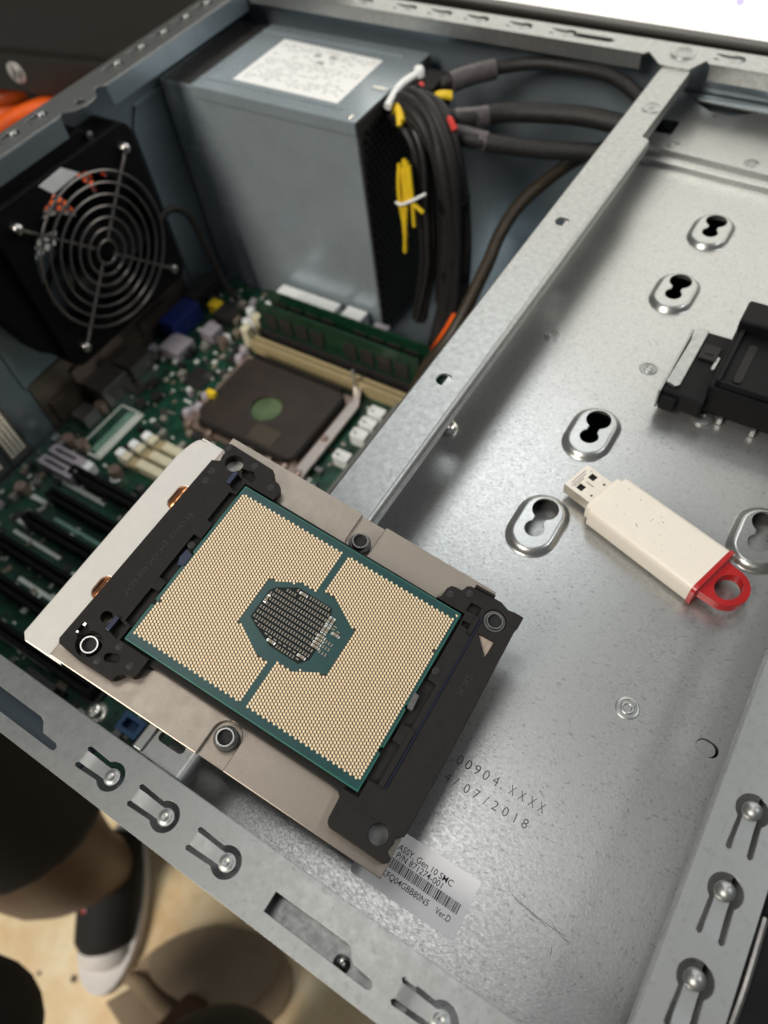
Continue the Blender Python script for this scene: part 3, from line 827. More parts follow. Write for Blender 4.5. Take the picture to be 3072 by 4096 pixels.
def padpoly(side):
    ax = (0.5 * side, -0.866 * side)
    ay = (0.866 * side, 0.5 * side)
    prof = [(-0.36, -0.33), (-0.44, -0.17), (-0.44, 0.17), (-0.36, 0.33), (0.30, 0.33), (0.40, 0.26), (0.43, 0.0), (0.40, -0.26), (0.30, -0.33)]
    return [(0.91 * (ax[0] * p - ay[0] * q), 0.91 * (ax[1] * p - ay[1] * q)) for p, q in prof]
PADP = {1: padpoly(1), -1: padpoly(-1)}
padme = {k: MB().prism(PADP[k], 0.0, 0.07).mesh('contact_pad', GOLD) for k in PADP}
CAML = ROT.to_matrix().inverted() @ Vector((84.9, -53.26, 185.7))
pads.sort(key=lambda p: (p[0] - CAML.x) ** 2 + (p[1] - CAML.y) ** 2)
for u, v, sd in pads[:300]:
    obj('contact_pad', padme[sd], None, cp, loc=(u, v, 0))
mb = MB()
for u, v, sd in pads[300:]:
    mb.prism([(u + a, v + b) for a, b in PADP[sd]], 0.0, 0.07)
o = obj('contact_pad', mb, GOLD, cp)
o['kind'] = 'stuff'
# bronze mask under the contact fields
def field(side):
    L = [(-36.9, 25.4), (-1.1, 25.4), (-1.1, 11.6), (-6.2, 11.3), (-14.6, 7.0), (-14.6, -7.5), (-5.0, -12.6), (-1.1, -12.6), (-1.1, -25.4), (-36.9, -25.4)]
    return [(side * a, side * b) for a, b in L]
obj('contact_field', MB().prism(field(1), 0.001, 0.02), TRACE, cp)
obj('contact_field', MB().prism(field(-1), 0.001, 0.02), TRACE, cp)
obj('corner_mark', MB().prism([(36.6, 27.4), (37.4, 27.3), (37.3, 26.6)], 0.0, 0.05), GOLD, cp)
fid = MB().prism(circ(0, 0, 0.3, 12), 0.0, 0.05).mesh('alignment_dot', GOLD)
for c in ((-7.8, 10.1), (7.8, -9.9)):
    obj('alignment_dot', fid, None, cp, loc=(*c, 0))
def cap_mesh(hw, hl, h):
    return MB().box(-hw, hw, -hl * 0.55, hl * 0.55, 0, h).box(-hw * 1.02, hw * 1.02, hl * 0.55, hl, 0, h * 1.04, 1).box(-hw * 1.02, hw * 1.02, -hl, -hl * 0.55, 0, h * 1.04, 1).mesh('capacitor', [CAPBODY, CAPEND])
CS, CB = cap_mesh(0.19, 0.40, 0.30), cap_mesh(0.40, 0.80, 0.6)
obj('capacitor_field', MB().prism([(-12.6, -4.6), (-9.6, -6.2), (-3.0, -8.8), (6.5, -8.8), (8.4, -6.2), (8.6, -1.0), (6.8, 2.0), (6.5, 8.0), (5.6, 9.7), (-6.0, 9.7), (-11.4, 6.4), (-12.6, 4.6)], 0.002, 0.015), mat('dark_underfill', (0.006, 0.011, 0.011), 0.5, spec=0.2), cp)
rows = [(8.9, -1.2, 5.0), (7.3, -8.1, 5.8), (5.7, -10.8, 5.9), (4.1, -11.7, 5.8), (2.6, -10.8, 5.8), (1.0, -10.8, 5.8), (-0.6, -11.8, 5.8), (-2.2, -11.7, 5.8), (-3.8, -11.8, 7.5), (-5.4, -9.1, 7.5), (-7.9, -1.3, 4.1)]
for v, a, b in rows:
    n = round((b - a) / 0.872)
    for i in range(n + 1):
        u = a + (b - a) * i / n
        if v > 7 and v < 8 and -5.2 < u < -4.0:
            continue
        obj('capacitor', CS, None, cp, loc=(u, v, 0.0))
obj('capacitor', CS, None, cp, loc=(-5.5, 8.9, 0))
for c in ((9.6, 0.5), (10.5, 0.5), (11.4, 0.5), (9.6, -1.1), (10.5, -1.1), (11.4, -1.1), (9.5, -2.75), (10.5, -2.8), (11.4, -2.8)):
    obj('capacitor', CS, None, cp, loc=(*c, 0))
for c in ((-10.4, -5.0), (-5.9, -6.5), (-4.4, -6.6), (-2.8, -6.6), (-1.2, -6.6), (0.4, -6.6), (2.0, -6.6), (3.6, -6.6), (5.4, -7.8), (9.4, 5.5), (9.3, 4.6), (10.9, 4.6)):
    obj('capacitor', CS, None, cp, loc=(*c, 0), rot=(0, 0, PI / 2))
for c in ((-11.7, 2.1), (6.8, 6.2), (8.0, 6.2), (6.9, 3.3), (8.0, 3.3)):
    obj('capacitor', CB, None, cp, loc=(*c, 0))
for c in ((-3.5, 8.7), (10.7, 3.5), (7.6, 1.0), (7.7, -0.1), (7.6, -1.2), (7.7, -2.3), (-3.5, -7.6), (6.0, -6.7)):
    obj('capacitor', CB, None, cp, loc=(*c, 0), rot=(0, 0, PI / 2))
mb = MB()
for cx, cy, hz in ((-3.5, 8.7, 1), (10.7, 3.5, 1), (7.6, 1.0, 1), (7.7, -0.1, 1), (7.6, -1.2, 1), (7.7, -2.3, 1), (-3.5, -7.6, 1), (6.0, -6.7, 1), (-11.7, 2.1, 0), (6.8, 6.2, 0), (8.0, 6.2, 0), (6.9, 3.3, 0), (8.0, 3.3, 0)):
    for sg in (-1, 1):
        dx, dy = (1.15 * sg, 0) if hz else (0, 1.15 * sg)
        mb.prism(rrect(cx + dx - (0.18 if hz else 0.42), cx + dx + (0.18 if hz else 0.42), cy + dy - (0.42 if hz else 0.18), cy + dy + (0.42 if hz else 0.18), 0.1, 3), 0, 0.1)
o = obj('solder_fillet', mb, SCREWW, cp)
o['kind'] = 'stuff'

# ------------------------------------------------------------------ memory stick
us = thing('usb_stick', 'white USB flash drive with a red key-ring end lying on the steel panel', 'usb stick', (73.9, 93.9, -33), (0, 0, math.radians(-17.4)))
mb = MB().prism(rrect(-10.3, 10.3, 0.15, 9.9, 2.6, 7), -20.3, 20.4, axes='yz')
obj('body', mb, WHITEP, us, smooth=50, bevel=0.3)
obj('collar', MB().prism(rrect(-8.7, 8.7, 1.2, 8.9, 2.0, 6), -22.6, -20.3, axes='yz'), WHITEP, us, smooth=50, bevel=0.3)
obj('insert', MB().box(-22.75, -22.6, -6.8, 6.8, 2.4, 7.6), HOLE, us)
con = MB().prism([(-34.4, -6.0), (-22.4, -6.0), (-22.4, 6.0), (-34.4, 6.0)], 6.95, 7.25,
                 [rrect(-30.6, -28.2, 1.8, 4.3, 0.1, 3), rrect(-30.6, -28.2, -4.3, -1.8, 0.1, 3), circ(-24.6, 3.3, 0.45, 10), circ(-24.6, -3.3, 0.45, 10)])
con.box(-34.4, -22.4, -6.0, -5.7, 2.75, 6.95).box(-34.4, -22.4, 5.7, 6.0, 2.75, 6.95).box(-34.4, -22.4, -6, 6, 2.45, 2.75)
cn = obj('connector', con, USBM, us, bevel=0.2)
obj('tongue', MB().box(-33.4, -22.6, -5.6, 5.6, 4.6, 6.3), HOLE, cn)
mb = MB()
for i, (x, y0, y1) in enumerate(((-33.0, -3.6, 4.0), (-32.1, -4.6, 3.2), (-31.3, -4.2, 1.0), (-31.4, 4.6, 5.4))):
    n = int((y1 - y0) / 0.62)
    for k in range(n):
        mb.box(x - 0.28 + 0.05 * (k % 3), x + 0.28 - 0.06 * (k % 2), y0 + k * 0.62, y0 + k * 0.62 + 0.42, 7.26, 7.28)
mb.box(-29.6, -26.4, -0.2, 0.25, 7.26, 7.28)
o = obj('shell_print', mb, INK2, cn)
o['kind'] = 'stuff'
obj('end_cap', MB().prism(rrect(-10.6, 10.6, -0.05, 10.3, 2.4, 7), 20.4, 22.0, axes='yz'), REDP, us, smooth=50, bevel=0.3)
ringo = [(22.0, -7.6)] + [(24.5, -7.4)] + circ(26.4, 0, 7.3, 20, a0=-PI / 2, a1=PI / 2, ry=7.3) + [(24.5, 7.4), (22.0, 7.6)]
obj('key_ring', MB().prism(ringo, 3.2, 6.8, [circ(27.4, 0, 3.9, 24, ry=5.0)]), REDP, us, smooth=40, bevel=0.9, seg=3)
mb = MB()
rnd = random.Random(11)
for i in range(22):
    x, y = rnd.uniform(-18, 14), rnd.uniform(-6.5, 6.5)
    r = rnd.uniform(0.08, 0.22)
    mb.prism([(x + r * rnd.uniform(0.6, 1.9) * math.cos(a), y + r * rnd.uniform(0.4, 1.1) * math.sin(a)) for a in [PI / 3 * q for q in range(6)]], 9.9, 9.915)
mb.prism([(-6.2, -3.6), (-4.9, -4.3), (-5.2, -3.9), (-6.1, -3.3)], 9.9, 9.915)
o = obj('scuff', mb, INK2, us)
o['kind'] = 'stuff'

# ------------------------------------------------------------------ power supply
ps = thing('power_supply', 'grey steel power supply with a white rating label on top', 'power supply', (-243, 319, -188))
PO = Vector((-243, 319, -188))
def pp(name, mb, m, **k):
    return obj(name, mb, m, ps, loc=-PO, **k)
pp('shell', MB().box(-320, -167.6, 277, 361, -187.8, -29.5), STEEL, bevel=1.0)
pp('top_cover', MB().prism([(-291, 276.4), (-167, 276.4), (-167, 361.6), (-291, 361.6)], -29.4, -28.0), STEEL, bevel=0.5)
pp('cover_lip', MB().box(-291, -166.9, 275.8, 276.9, -36, -28.1), STEEL, bevel=0.4)
for y in (285.0, 351.0):
    pp('cover_fold', MB().box(-290, -180, y, y + 2.4, -28.0, -27.2), STEEL, bevel=0.6)
pp('rear_strip', MB().box(-316, -293, 278, 361, -29.5, -28.8), DKSTEEL)
lab = pp('rating_label', MB().prism([(-268, 291), (-188, 290), (-190, 343), (-268, 346)], -27.9, -27.7), mat('rating_label_paper', (0.86, 0.87, 0.87), 0.45, var=0.02, scale=80))
mb = MB()
rnd = random.Random(5)
for r in range(15):
    y = 340 - r * 3.1
    x = -264
    while x < -194:
        l = rnd.uniform(1.0, 5)
        if rnd.random() < (0.85 if r in (0, 1, 6, 7, 12, 13) else 0.55):
            mb.box(x, min(x + l, -192), y - 0.5, y + 0.5, -27.68, -27.65)
        x += l + rnd.uniform(0.5, 2.6)
for cx, cy in ((-233, 334), (-226, 327), (-222, 335)):
    mb.box(cx - 2.5, cx + 2.5, cy - 1.8, cy + 1.8, -27.64, -27.61)
o = obj('label_print', mb, mat('faint_print', (0.40, 0.40, 0.40), 0.6, var=0.1), lab)
o['kind'] = 'stuff'
hs_ = []
for k in range(36):
    for j in range(17):
        y = 282 + j * 4.6 + (2.3 if k % 2 else 0)
        z = -182 + k * 4.1
        if y < 357 and not (y > 305 and z > -52):
            hs_.append(circ(y, z, 1.5, 6))
hs_.append(rrect(303, 336, -48, -32, 2))
pp('perforated_face', MB().prism([(277.5, -187.5), (360.5, -187.5), (360.5, -29.6), (277.5, -29.6)], -167.4, -166.4, hs_, axes='yz'), mat('dark_perforated_sheet', (0.085, 0.082, 0.078), 0.45, 0.4, var=0.2))
pp('dark_inside', MB().box(-190, -167.5, 278, 360, -186, -31), HOLE)  # black block puts the shade behind the perforations into colour
pp('screw', MB().lathe([(2.1, 0), (2.0, 0.8), (1.2, 1.3), (0, 1.4)], c=(-172, 280, -28.0), seg=14), SCREWW, smooth=60)
pp('strap_loop', MB().prism(pill(-177, 312.5, -169, 313, 1.0), -28.0, -27.0), SCREWW, bevel=0.3)

# ------------------------------------------------------------------ case fan
FY, FZ = 171.0, -80.0
fn = thing('case_fan', 'black case fan with a chromed wire finger guard on the rear wall', 'fan', (-309, FY, FZ))
FO = Vector((-309, FY, FZ))
def fp(name, mb, m, **k):
    return obj(name, mb, m, fn, loc=-FO, **k)
fp('frame', MB().prism(rrect(116, 226, -136, -25, 8, 5), -320.6, -297, [circ(FY, FZ, 46, 40)], axes='yz'), BLACK2, bevel=0.8)
fp('mounting_shroud', MB().prism([(84, -22), (196, -17.5), (203, -25), (203, -31), (121, -31), (121, -130), (104, -112), (92, -66), (80, -40)], -320.6, -303, axes='yz'), BLACK2, bevel=0.8)
fp('hub', MB().lathe([(15, -320), (15, -302), (13.5, -300.4), (0, -300)], c=(0, FY, FZ), seg=30, axis='x'), BLACK2, smooth=50)
bl = MB()
v, f = [], []
for i in range(9):
    r = 14 + i * 3.7
    t = 0.10 * i
    for s in (0, 1):
        a = t + s * (0.62 - 0.02 * i)
        v.append((-302.5 - s * 11 + 309, r * math.cos(a), r * math.sin(a)))
        v.append((-303.7 - s * 11 + 309, r * math.cos(a), r * math.sin(a)))
for i in range(8):
    a, b = 4 * i, 4 * i + 4
    f += [(a, a + 2, b + 2, b), (a + 1, b + 1, b + 3, a + 3), (a, b, b + 1, a + 1), (a + 2, a + 3, b + 3, b + 2)]
f += [(0, 1, 3, 2), (32, 34, 35, 33)]
bl.add(v, f)
bme = bl.mesh('blade', BLACK2)
for i in range(7):
    obj('blade', bme, None, fn, rot=(2 * PI * i / 7 + 0.55, 0, 0))
def loop_pts(r, x, n=24):
    return [(x, FY + r * math.cos(2 * PI * i / n), FZ + r * math.sin(2 * PI * i / n)) for i in range(n)]
WIREM = mat('guard_wire', (0.26, 0.24, 0.23), 0.28, 0.85, var=0.1)
gd = fp('finger_guard', MB().tube(loop_pts(47, -291.5), 0.8, seg=8, steps=2, closed=True), WIREM, smooth=True)
for r in (40.4, 33.8, 27.2, 20.6, 14, 7.2):
    obj('guard_ring', MB().tube(loop_pts(r, -291.5), 0.75, seg=8, steps=2, closed=True), WIREM, gd, smooth=True)
for sy, sz in ((1, 1), (-1, 1), (-1, -1), (1, -1)):
    q = lambda r: (FY + sy * r * 0.7071, FZ + sz * r * 0.7071)
    a, b, c, d = q(6), q(48), q(53), q(60)
    obj('guard_arm', MB().tube([(-293, *a), (-293, *b), (-292.6, *c), (-293.5, *d)], 0.95, seg=8, steps=4), WIREM, gd, smooth=True)
    obj('screw', MB().lathe([(3.2, -297), (3.2, -292.5), (2.3, -291), (0, -290.6)], c=(0, *q(61)), seg=16, axis='x'), SHINY, gd, smooth=60)
fp('fan_label', MB().prism([(153, -27), (159, -35), (180, -34), (171, -26)], -296.98, -296.6, axes='yz'), WHITE)
fp('screw', MB().lathe([(2.6, -303), (2.4, -300.5), (0, -300)], c=(0, 199.5, -23), seg=14, axis='x'), SHINY, smooth=60)
tag(obj('fan_cable', MB().tube([(-297, 221, -90), (-294, 232, -88), (-290, 240, -98), (-288, 243, -122), (-286, 246, -150), (-280, 248, -172)], 2.5, seg=10), SLEEVE, smooth=True),
    'short black cable curving from the case fan down to the board', 'cable')

# ------------------------------------------------------------------ motherboard
MZ = -178.0
mbd = thing('motherboard', 'green server motherboard screwed to the floor of the case', 'motherboard', (-216, 110, -188))
MO = Vector((-216, 110, -188))
def mp(name, mb, m, **k):
    return obj(name, mb, m, mbd, loc=-MO, **k)
mp('circuit_board', MB().box(-317, -94, -60, 271, MZ - 1.6, MZ), PCB)
def slot(name, x0, x1, y, m=BLACK2, wdt=7.4, h=11):
    mp(name, MB().prism(rrect(x0, x1, y - wdt / 2, y + wdt / 2, 0.8, 3), MZ, MZ + h, [rrect(x0 + 3, x1 - 3, y - 0.9, y + 0.9, 0.4, 3)]).box(x0 + 2, x1 - 2, y - 1, y + 1, MZ, MZ + 4), m, bevel=0.4)
for y, x0, x1 in ((66.0, -273, -170), (45.6, -273, -170), (25.2, -273, -150), (4.9, -300, -150), (-15.4, -273, -150), (-36, -262, -150)):
    slot('expansion_slot', x0, x1, y)
sx = MB().box(-285, -276, -1.5, 1.5, 0, 3.2)
for i, (x, y) in enumerate(((0, 60), (0, 40), (0, 22), (12, 71))):
    mp('white_strip', MB().box(-288 + x, -274.5 + x, y - 1.6, y + 1.6, MZ, MZ + 2.5), SILK, bevel=0.3)
mp('pad_strip', MB().box(-279, -240, 57.2, 60.4, MZ, MZ + 1.0), SILK, bevel=0.2)
mp('pad_strip', MB().box(-262, -218, 33.5, 36.0, MZ, MZ + 0.8), MINT, bevel=0.2)
mp('pad_strip', MB().box(-279, -236, 14.0, 16.6, MZ, MZ + 0.8), SILK, bevel=0.2)
mp('pad_strip', MB().box(-249, -205, -8.5, -5.8, MZ, MZ + 0.8), SILK, bevel=0.2)
mp('pad_strip', MB().box(-235, -185, -40, -37.5, MZ, MZ + 0.8), SILK, bevel=0.2)
for y in (73, 63):
    mp('drive_connector', MB().prism(rrect(-299, -268, y - 3.6, y + 3.6, 0.8, 3), MZ, MZ + 10, [rrect(-296, -276, y - 1.4, y + 1.4, 0.4, 3)]).box(-297, -275, y - 1.5, y + 1.5, MZ, MZ + 5), LILAC, bevel=0.5)
mp('drive_connector', MB().box(-272, -263, 68.5, 77, MZ, MZ + 9), WHITE, bevel=1.0)
for i, (x, y) in enumerate(((-246, 92), (-243, 101.5), (-240, 111))):
    mp('header', MB().box(x - 6, x + 1, y - 3.4, y + 3.4, MZ, MZ + 9).box(x + 1, x + 8, y - 3.6, y + 3.6, MZ, MZ + 6, 1).box(x + 8, x + 40, y - 3.2, y + 3.2, MZ, MZ + 8.5), [CREAM, BEIGE], bevel=0.8)
    mp('header_cap', MB().box(x - 10, x - 4, y - 3.0, y + 3.0, MZ, MZ + 10.5), WHITE, bevel=0.8)
can = MB().lathe([(4.1, 0), (4.1, 7.5), (3.8, 8), (1.6, 8), (1.5, 7.7), (0, 7.7)], seg=20).mesh('round_capacitor', ROSE, 40)
for x, y in ((-296, 40), (-298, 85), (-286, 86), (-249, 80), (-300, 118), (-262, 208)):
    o = mp('round_capacitor', can, None)
    o.location = (Vector((x, y, MZ)) - MO) * S
mp('coin_pad', MB().lathe([(4.0, 0), (4.0, 0.8), (0, 1.2)], c=(-249, 78, MZ), seg=18), WHITE, smooth=60)
# silkscreen outline and bare field of the empty module slot
mb = MB()
for a, b, c, d in ((-292.5, -291, 84, 129), (-272, -270.5, 84, 129), (-292, -271, 127.5, 129), (-292, -271, 84, 85.5), (-277, -272, 86, 127)):
    mb.box(a, b, c, d, MZ, MZ + 0.12)
mp('silkscreen', mb, SILK)
mp('bare_field', MB().box(-283, -277.2, 88, 126, MZ, MZ + 0.15), MINT)
for x0, x1, y0, y1, h, m in ((-309, -296, 100, 113, 10, DKSTEEL), (-266, -249, 165, 182, 2, CHIP), (-300, -286, 140, 152, 2, CHIP), (-284, -276, 132, 139, 2, CHIP), (-316, -298, 150, 172, 12, DKSTEEL),
                             (-300, -281, 180, 198, 8, LILAC), (-312, -297, 196, 226, 15, BLUEP), (-282, -270, 206, 218, 9, LILAC), (-250, -241, 196, 206, 3, CHIP), (-318, -296, 122, 146, 16, DKSTEEL),
                             (-316, -304, 228, 258, 14, CHIP), (-296, -286, 232, 240, 9, YEL), (-286, -270, 226, 240, 8, CHIP), (-225, -212, 128, 136, 3, CHIP), (-158, -148, -42, -30, 3, CHIP), (-190, -168, -54, -44, 12, CHIP)):
    mp('chip' if m is CHIP else 'socket_shell', MB().box(x0, x1, y0, y1, MZ, MZ + h), m, bevel=0.4)
mp('blue_header', MB().prism(rrect(-127, -113, -44, -34, 0.6, 3), MZ, MZ + 9, [rrect(-124.5, -115.5, -41.5, -36.5, 0.5, 3)]).box(-125, -115, -42, -36, MZ, MZ + 3), BLUEL, bevel=0.4)
mp('screw', MB().lathe([(6, 0), (5.6, 0.7), (4.2, 0.8), (4.1, 3.6), (3.0, 4.6), (1.4, 4.7), (1.2, 3.9), (0, 3.9)], c=(-146, -43, MZ), seg=22), SCREWW, smooth=50)
for x, y in ((-262, 212), (-259, 233), (-264, 244), (-253, 236)):
    mp('white_capacitor', MB().lathe([(3.4, 0), (3.4, 6.5), (2.8, 7.2), (0, 7.3)], c=(x, y, MZ), seg=16), WHITE, smooth=50)
for y in (199, 188.5, 178, 158):
    mp('fan_header', MB().prism(rrect(-127, -116, y - 3.6, y + 3.6, 0.6, 3), MZ, MZ + 9, [rrect(-125.4, -117.6, y - 1.8, y + 1.8, 0.3, 3)]).box(-126, -117, y - 2, y + 2, MZ, MZ + 6), WHITE, bevel=0.5)
mb = MB().box(-115, -108, 118, 216, MZ, MZ + 6)
for i in range(46):
    mb.box(-114.6, -107.2, 118.6 + i * 2.1, 119.8 + i * 2.1, MZ + 6, MZ + 8)
mp('ribbed_connector', mb, mat('grey_ribbed_plastic', (0.20, 0.20, 0.19), 0.5, var=0.1))
mp('power_header', MB().box(-252, -199, 261, 273, MZ, MZ + 13), WHITE, bevel=0.8)
mp('power_header', MB().box(-193, -176, 262, 274, MZ, MZ + 13), WHITE, bevel=0.8)
mp('power_header', MB().box(-168, -156, 262, 272, MZ, MZ + 9), LILAC, bevel=0.8)
# memory sockets
for y in (216.5, 229.5, 242.5, 253.5):
    mp('memory_socket', MB().box(-240, -104, y - 3.3, y - 1.1, MZ, MZ + 11).box(-240, -104, y + 1.1, y + 3.3, MZ, MZ + 11).box(-240, -104, y - 1.1, y + 1.1, MZ, MZ + 4), BEIGE if y < 220 else CHIP, bevel=0.3)
    mp('socket_latch', MB().box(-245.5, -239, y - 3.2, y + 3.2, MZ, MZ + 20), CREAM if y < 232 else WHITE, bevel=0.8)
# processor socket frame
mp('socket_frame', MB().prism([(-238, 206), (-142, 206), (-142, 134), (-238, 134)], MZ, MZ + 4, [[(-230, 199), (-150, 199), (-150, 142), (-230, 142)]]), ROSE, bevel=0.5)
mp('socket_frame', MB().prism([(-152, 216), (-146, 219), (-136, 199), (-135, 128), (-143, 128), (-143, 203)], MZ + 4.1, MZ + 7), mat('frame_steel', (0.70, 0.62, 0.58), 0.32, 0.8, var=0.08), bevel=0.5)
mp('screw_post', MB().lathe([(2.4, 0), (2.4, 8), (1.9, 9), (0, 9)], c=(-140, 165, MZ), seg=16), ROSE, smooth=50)
mp('screw_post', MB().lathe([(2.8, 0), (2.8, 8), (1.9, 9), (0, 9)], c=(-139, 134, MZ), seg=16), ROSE, smooth=50)
mp('screw_post', MB().lathe([(1.2, 0), (1.2, 22), (0.7, 23), (0, 23)], c=(-147, 212, MZ), seg=12), SCREWW, smooth=50)
for x in (-222, -208, -196, -180, -170, -160):
    mp('socket_nub', MB().lathe([(3.6, 0), (3.5, 5), (2.6, 7), (0, 7.4)], c=(x, 205 - (x % 3), MZ), seg=14), ROSE, smooth=50)
for x in (-232, -214, -180, -164, -152):
    mp('socket_nub', MB().lathe([(3.6, 0), (3.5, 5), (2.6, 7), (0, 7.4)], c=(x, 136 - (x % 3), MZ), seg=14), ROSE, smooth=50)
for x, y in ((-236, 150), (-238, 160), (-240, 142), (-240, 200), (-242, 208)):
    mp('socket_nub', MB().lathe([(3.6, 0), (3.5, 5), (2.6, 7), (0, 7.4)], c=(x, y, MZ), seg=14), LILAC, smooth=50)
mp('yellow_tab', MB().box(-234, -227, 158, 162, MZ + 4, MZ + 13), YEL, bevel=0.6)
# uncounted tiny components
mb = MB()
rnd = random.Random(21)
for i in range(900):
    x, y = rnd.uniform(-314, -100), rnd.uniform(-55, 268)
    if (-236 < x < -136 and 132 < y < 214) or (-242 < x < -104 and 210 < y < 258) or (-296 < x < -268 and 84 < y < 130):
        continue
    a, b = rnd.choice(((0.6, 1.1), (1.1, 0.6), (0.9, 1.6), (1.6, 0.9), (1.8, 1.8)))
    mb.box(x - a, x + a, y - b, y + b, MZ, MZ + rnd.uniform(0.5, 1.4), rnd.choice((0, 0, 1, 2, 3)))
o = mp('small_component', mb, [SILK, CHIP, CAPBODY, CAPEND])
o['kind'] = 'stuff'
mb = MB()
rnd = random.Random(33)
spots = []
for i in range(420):
    x, y = rnd.uniform(-312, -100), rnd.uniform(-50, 262)
    if (-238 < x < -134 and 130 < y < 220) or (-246 < x < -100 and 206 < y < 262) or (-298 < x < -262 and 82 < y < 132) or (x > -276 and -42 < y < 74):
        continue
    a, b = rnd.uniform(1.2, 3.4), rnd.uniform(1.2, 3.4)
    if any(abs(x - p) < a + q and abs(y - r) < b + t for p, r, q, t in spots):
        continue
    spots.append((x, y, a, b))
    mb.box(x - a, x + a, y - b, y + b, MZ, MZ + rnd.uniform(1.0, 5.5), rnd.choice((0, 1, 1, 2, 3, 4)))
o = mp('small_component', mb, [CAPBODY, CHIP, LILAC, CAPEND, DKSTEEL])
o['kind'] = 'stuff'
# memory modules
def module(y, label):
    t = thing('memory_module', label, 'memory module', (-172, y, MZ + 4), group='memory modules in the board sockets')
    obj('module_board', MB().box(-66, 66, -0.65, 0.65, 0, 31), PCB2, t)
    for i in range(9):
        if i != 4:
            obj('memory_chip', MB().box(-61 + i * 13.6 - 0, -61 + i * 13.6 + 10.5, -1.7, -0.66, 10, 23), CHIP, t, bevel=0.2)
    obj('contact_edge', MB().box(-64, 64, -0.75, 0.75, 0.2, 4), GOLD, t)
    return t
module(229.5, 'green memory module in the socket nearer the processor socket')
module(242.5, 'green memory module in the socket nearer the power supply')
# dust cover on the socket
dc = thing('dust_cover', 'dark brown plastic dust cover with a round window over the processor socket', 'dust cover', (-189, 171, MZ + 4))
DO = Vector((-189, 171, MZ + 4))
obj('cover_plate', MB().prism([(-231, 199), (-226, 203), (-152, 203), (-148, 198), (-148, 144), (-152, 139), (-224, 139), (-231, 146)], MZ + 4.5, MZ + 9, [circ(-190, 168, 11.5, 10)]), BROWNCOVER, dc, loc=-DO, bevel=0.8)
obj('cover_rim', MB().box(-228, -152, 203, 205.5, MZ + 4.5, MZ + 11).box(-224, -152, 136.5, 139, MZ + 4.5, MZ + 10).box(-148, -145.5, 142, 198, MZ + 4.5, MZ + 10.5), BLACK, dc, loc=-DO, bevel=0.5)
obj('window', MB().prism(circ(-190, 168, 13.2, 20), MZ + 4.4, MZ + 6.5), mat('green_window', (0.10, 0.15, 0.07), 0.4, 0.0, var=0.4, scale=120), dc, loc=-DO)
obj('pin_tab', MB().box(-186, -166, 141, 155, MZ + 9.0, MZ + 9.5), mat('olive_film', (0.06, 0.046, 0.03), 0.4, var=0.2), dc, loc=-DO)

# ------------------------------------------------------------------ cables of the power supply
def cable(name, pts, r, m, label, seg=12):
    return tag(obj(name, MB().tube(pts, r, seg=seg, steps=7), m, smooth=True), label, 'cable', 'power supply cables')
def loom(pts, n, spread, r, label, mats, twist=2.2, seed=3):
    rnd = random.Random(seed)
    t = tag(link(bpy.data.objects.new('cable_loom', None)), label, 'cable loom', 'power supply cables')
    t.location = Vector(pts[0]) * S
    P = [Vector(p) for p in pts]
    for k in range(n):
        ph = 2 * PI * k / max(1, n - 1)
        rad = 0 if k == n - 1 else spread
        out = []
        for i, p in enumerate(P):
            d = (P[min(i + 1, len(P) - 1)] - P[max(i - 1, 0)]).normalized()
            x = Vector((0.3, 0.9, 0.2)).cross(d).normalized()
            y = d.cross(x)
            q = ph + twist * i / len(P) + rnd.uniform(-0.25, 0.25)
            rr = rad * rnd.uniform(0.75, 1.15)
            out.append(p - P[0] + x * rr * math.cos(q) + y * rr * math.sin(q))
        obj('strand', MB().tube(out, r * rnd.uniform(0.85, 1.1), seg=9, steps=6), mats[k % len(mats)], t, smooth=True)
    return t
lo = loom([(-160, 314, -38), (-146, 304, -28), (-127, 295, -29), (-114, 289, -50), (-109, 287, -92), (-111, 282, -138), (-116, 272, -172)], 9, 6.6, 3.3, 'thick loom of black sleeved wires dropping beside the power supply', [SLEEVE])
loom([(-162, 312, -42), (-146, 297, -34), (-134, 290, -46), (-130, 287, -80), (-131, 286, -120), (-138, 284, -165)], 6, 3.8, 2.3, 'loom of thin black wires hanging next to the perforated power supply face', [SLEEVE, SLEEVE, CHIP], seed=8)
loom([(-152, 310, -34), (-138, 306, -28), (-126, 300, -36), (-120, 294, -60), (-121, 291, -100), (-124, 289, -150)], 4, 3.4, 2.0, 'few loose black wires in front of the sleeved loom', [SLEEVE], seed=12)
for c, d in (((-111, 288, -70), 8.6), ((-109.5, 285.5, -118), 8.4)):
    obj('sleeve_band', MB().ring([(d, -4), (d + 0.9, -3.5), (d + 0.9, 3.5), (d, 4)], (c[0] + 160, c[1] - 314, c[2] + 38), 20), BLACK2, lo, smooth=40)
tag(obj('plug', MB().box(-152, -138, 312, 334, -40, -22).box(-150, -140, 334, 337, -38, -24), BLACK2, bevel=0.8), 'black rectangular plug tucked behind the wires at the power supply outlet', 'plug')
cable('power_cable', [(-150, 318, -30), (-134, 330, -24), (-116, 348, -23), (-96, 358, -21.5), (-74, 360, -21), (-48, 355, -20), (-26, 344, -24)], 3.6, SLEEVE, 'upper black braided cable arching under the top rim')
cable('power_cable', [(-140, 304, -30), (-120, 308, -33), (-100, 325, -34), (-78, 333, -34), (-54, 338, -34), (-24, 340, -36)], 5.2, SLEEVE, 'middle black cable running to the cross bar')
cable('power_cable', [(-138, 298, -32), (-118, 302, -38), (-98, 308, -42), (-74, 318, -46), (-46, 330, -48), (-20, 338, -50)], 4.8, SLEEVE, 'lower of the black cables running from the power supply to the bar')
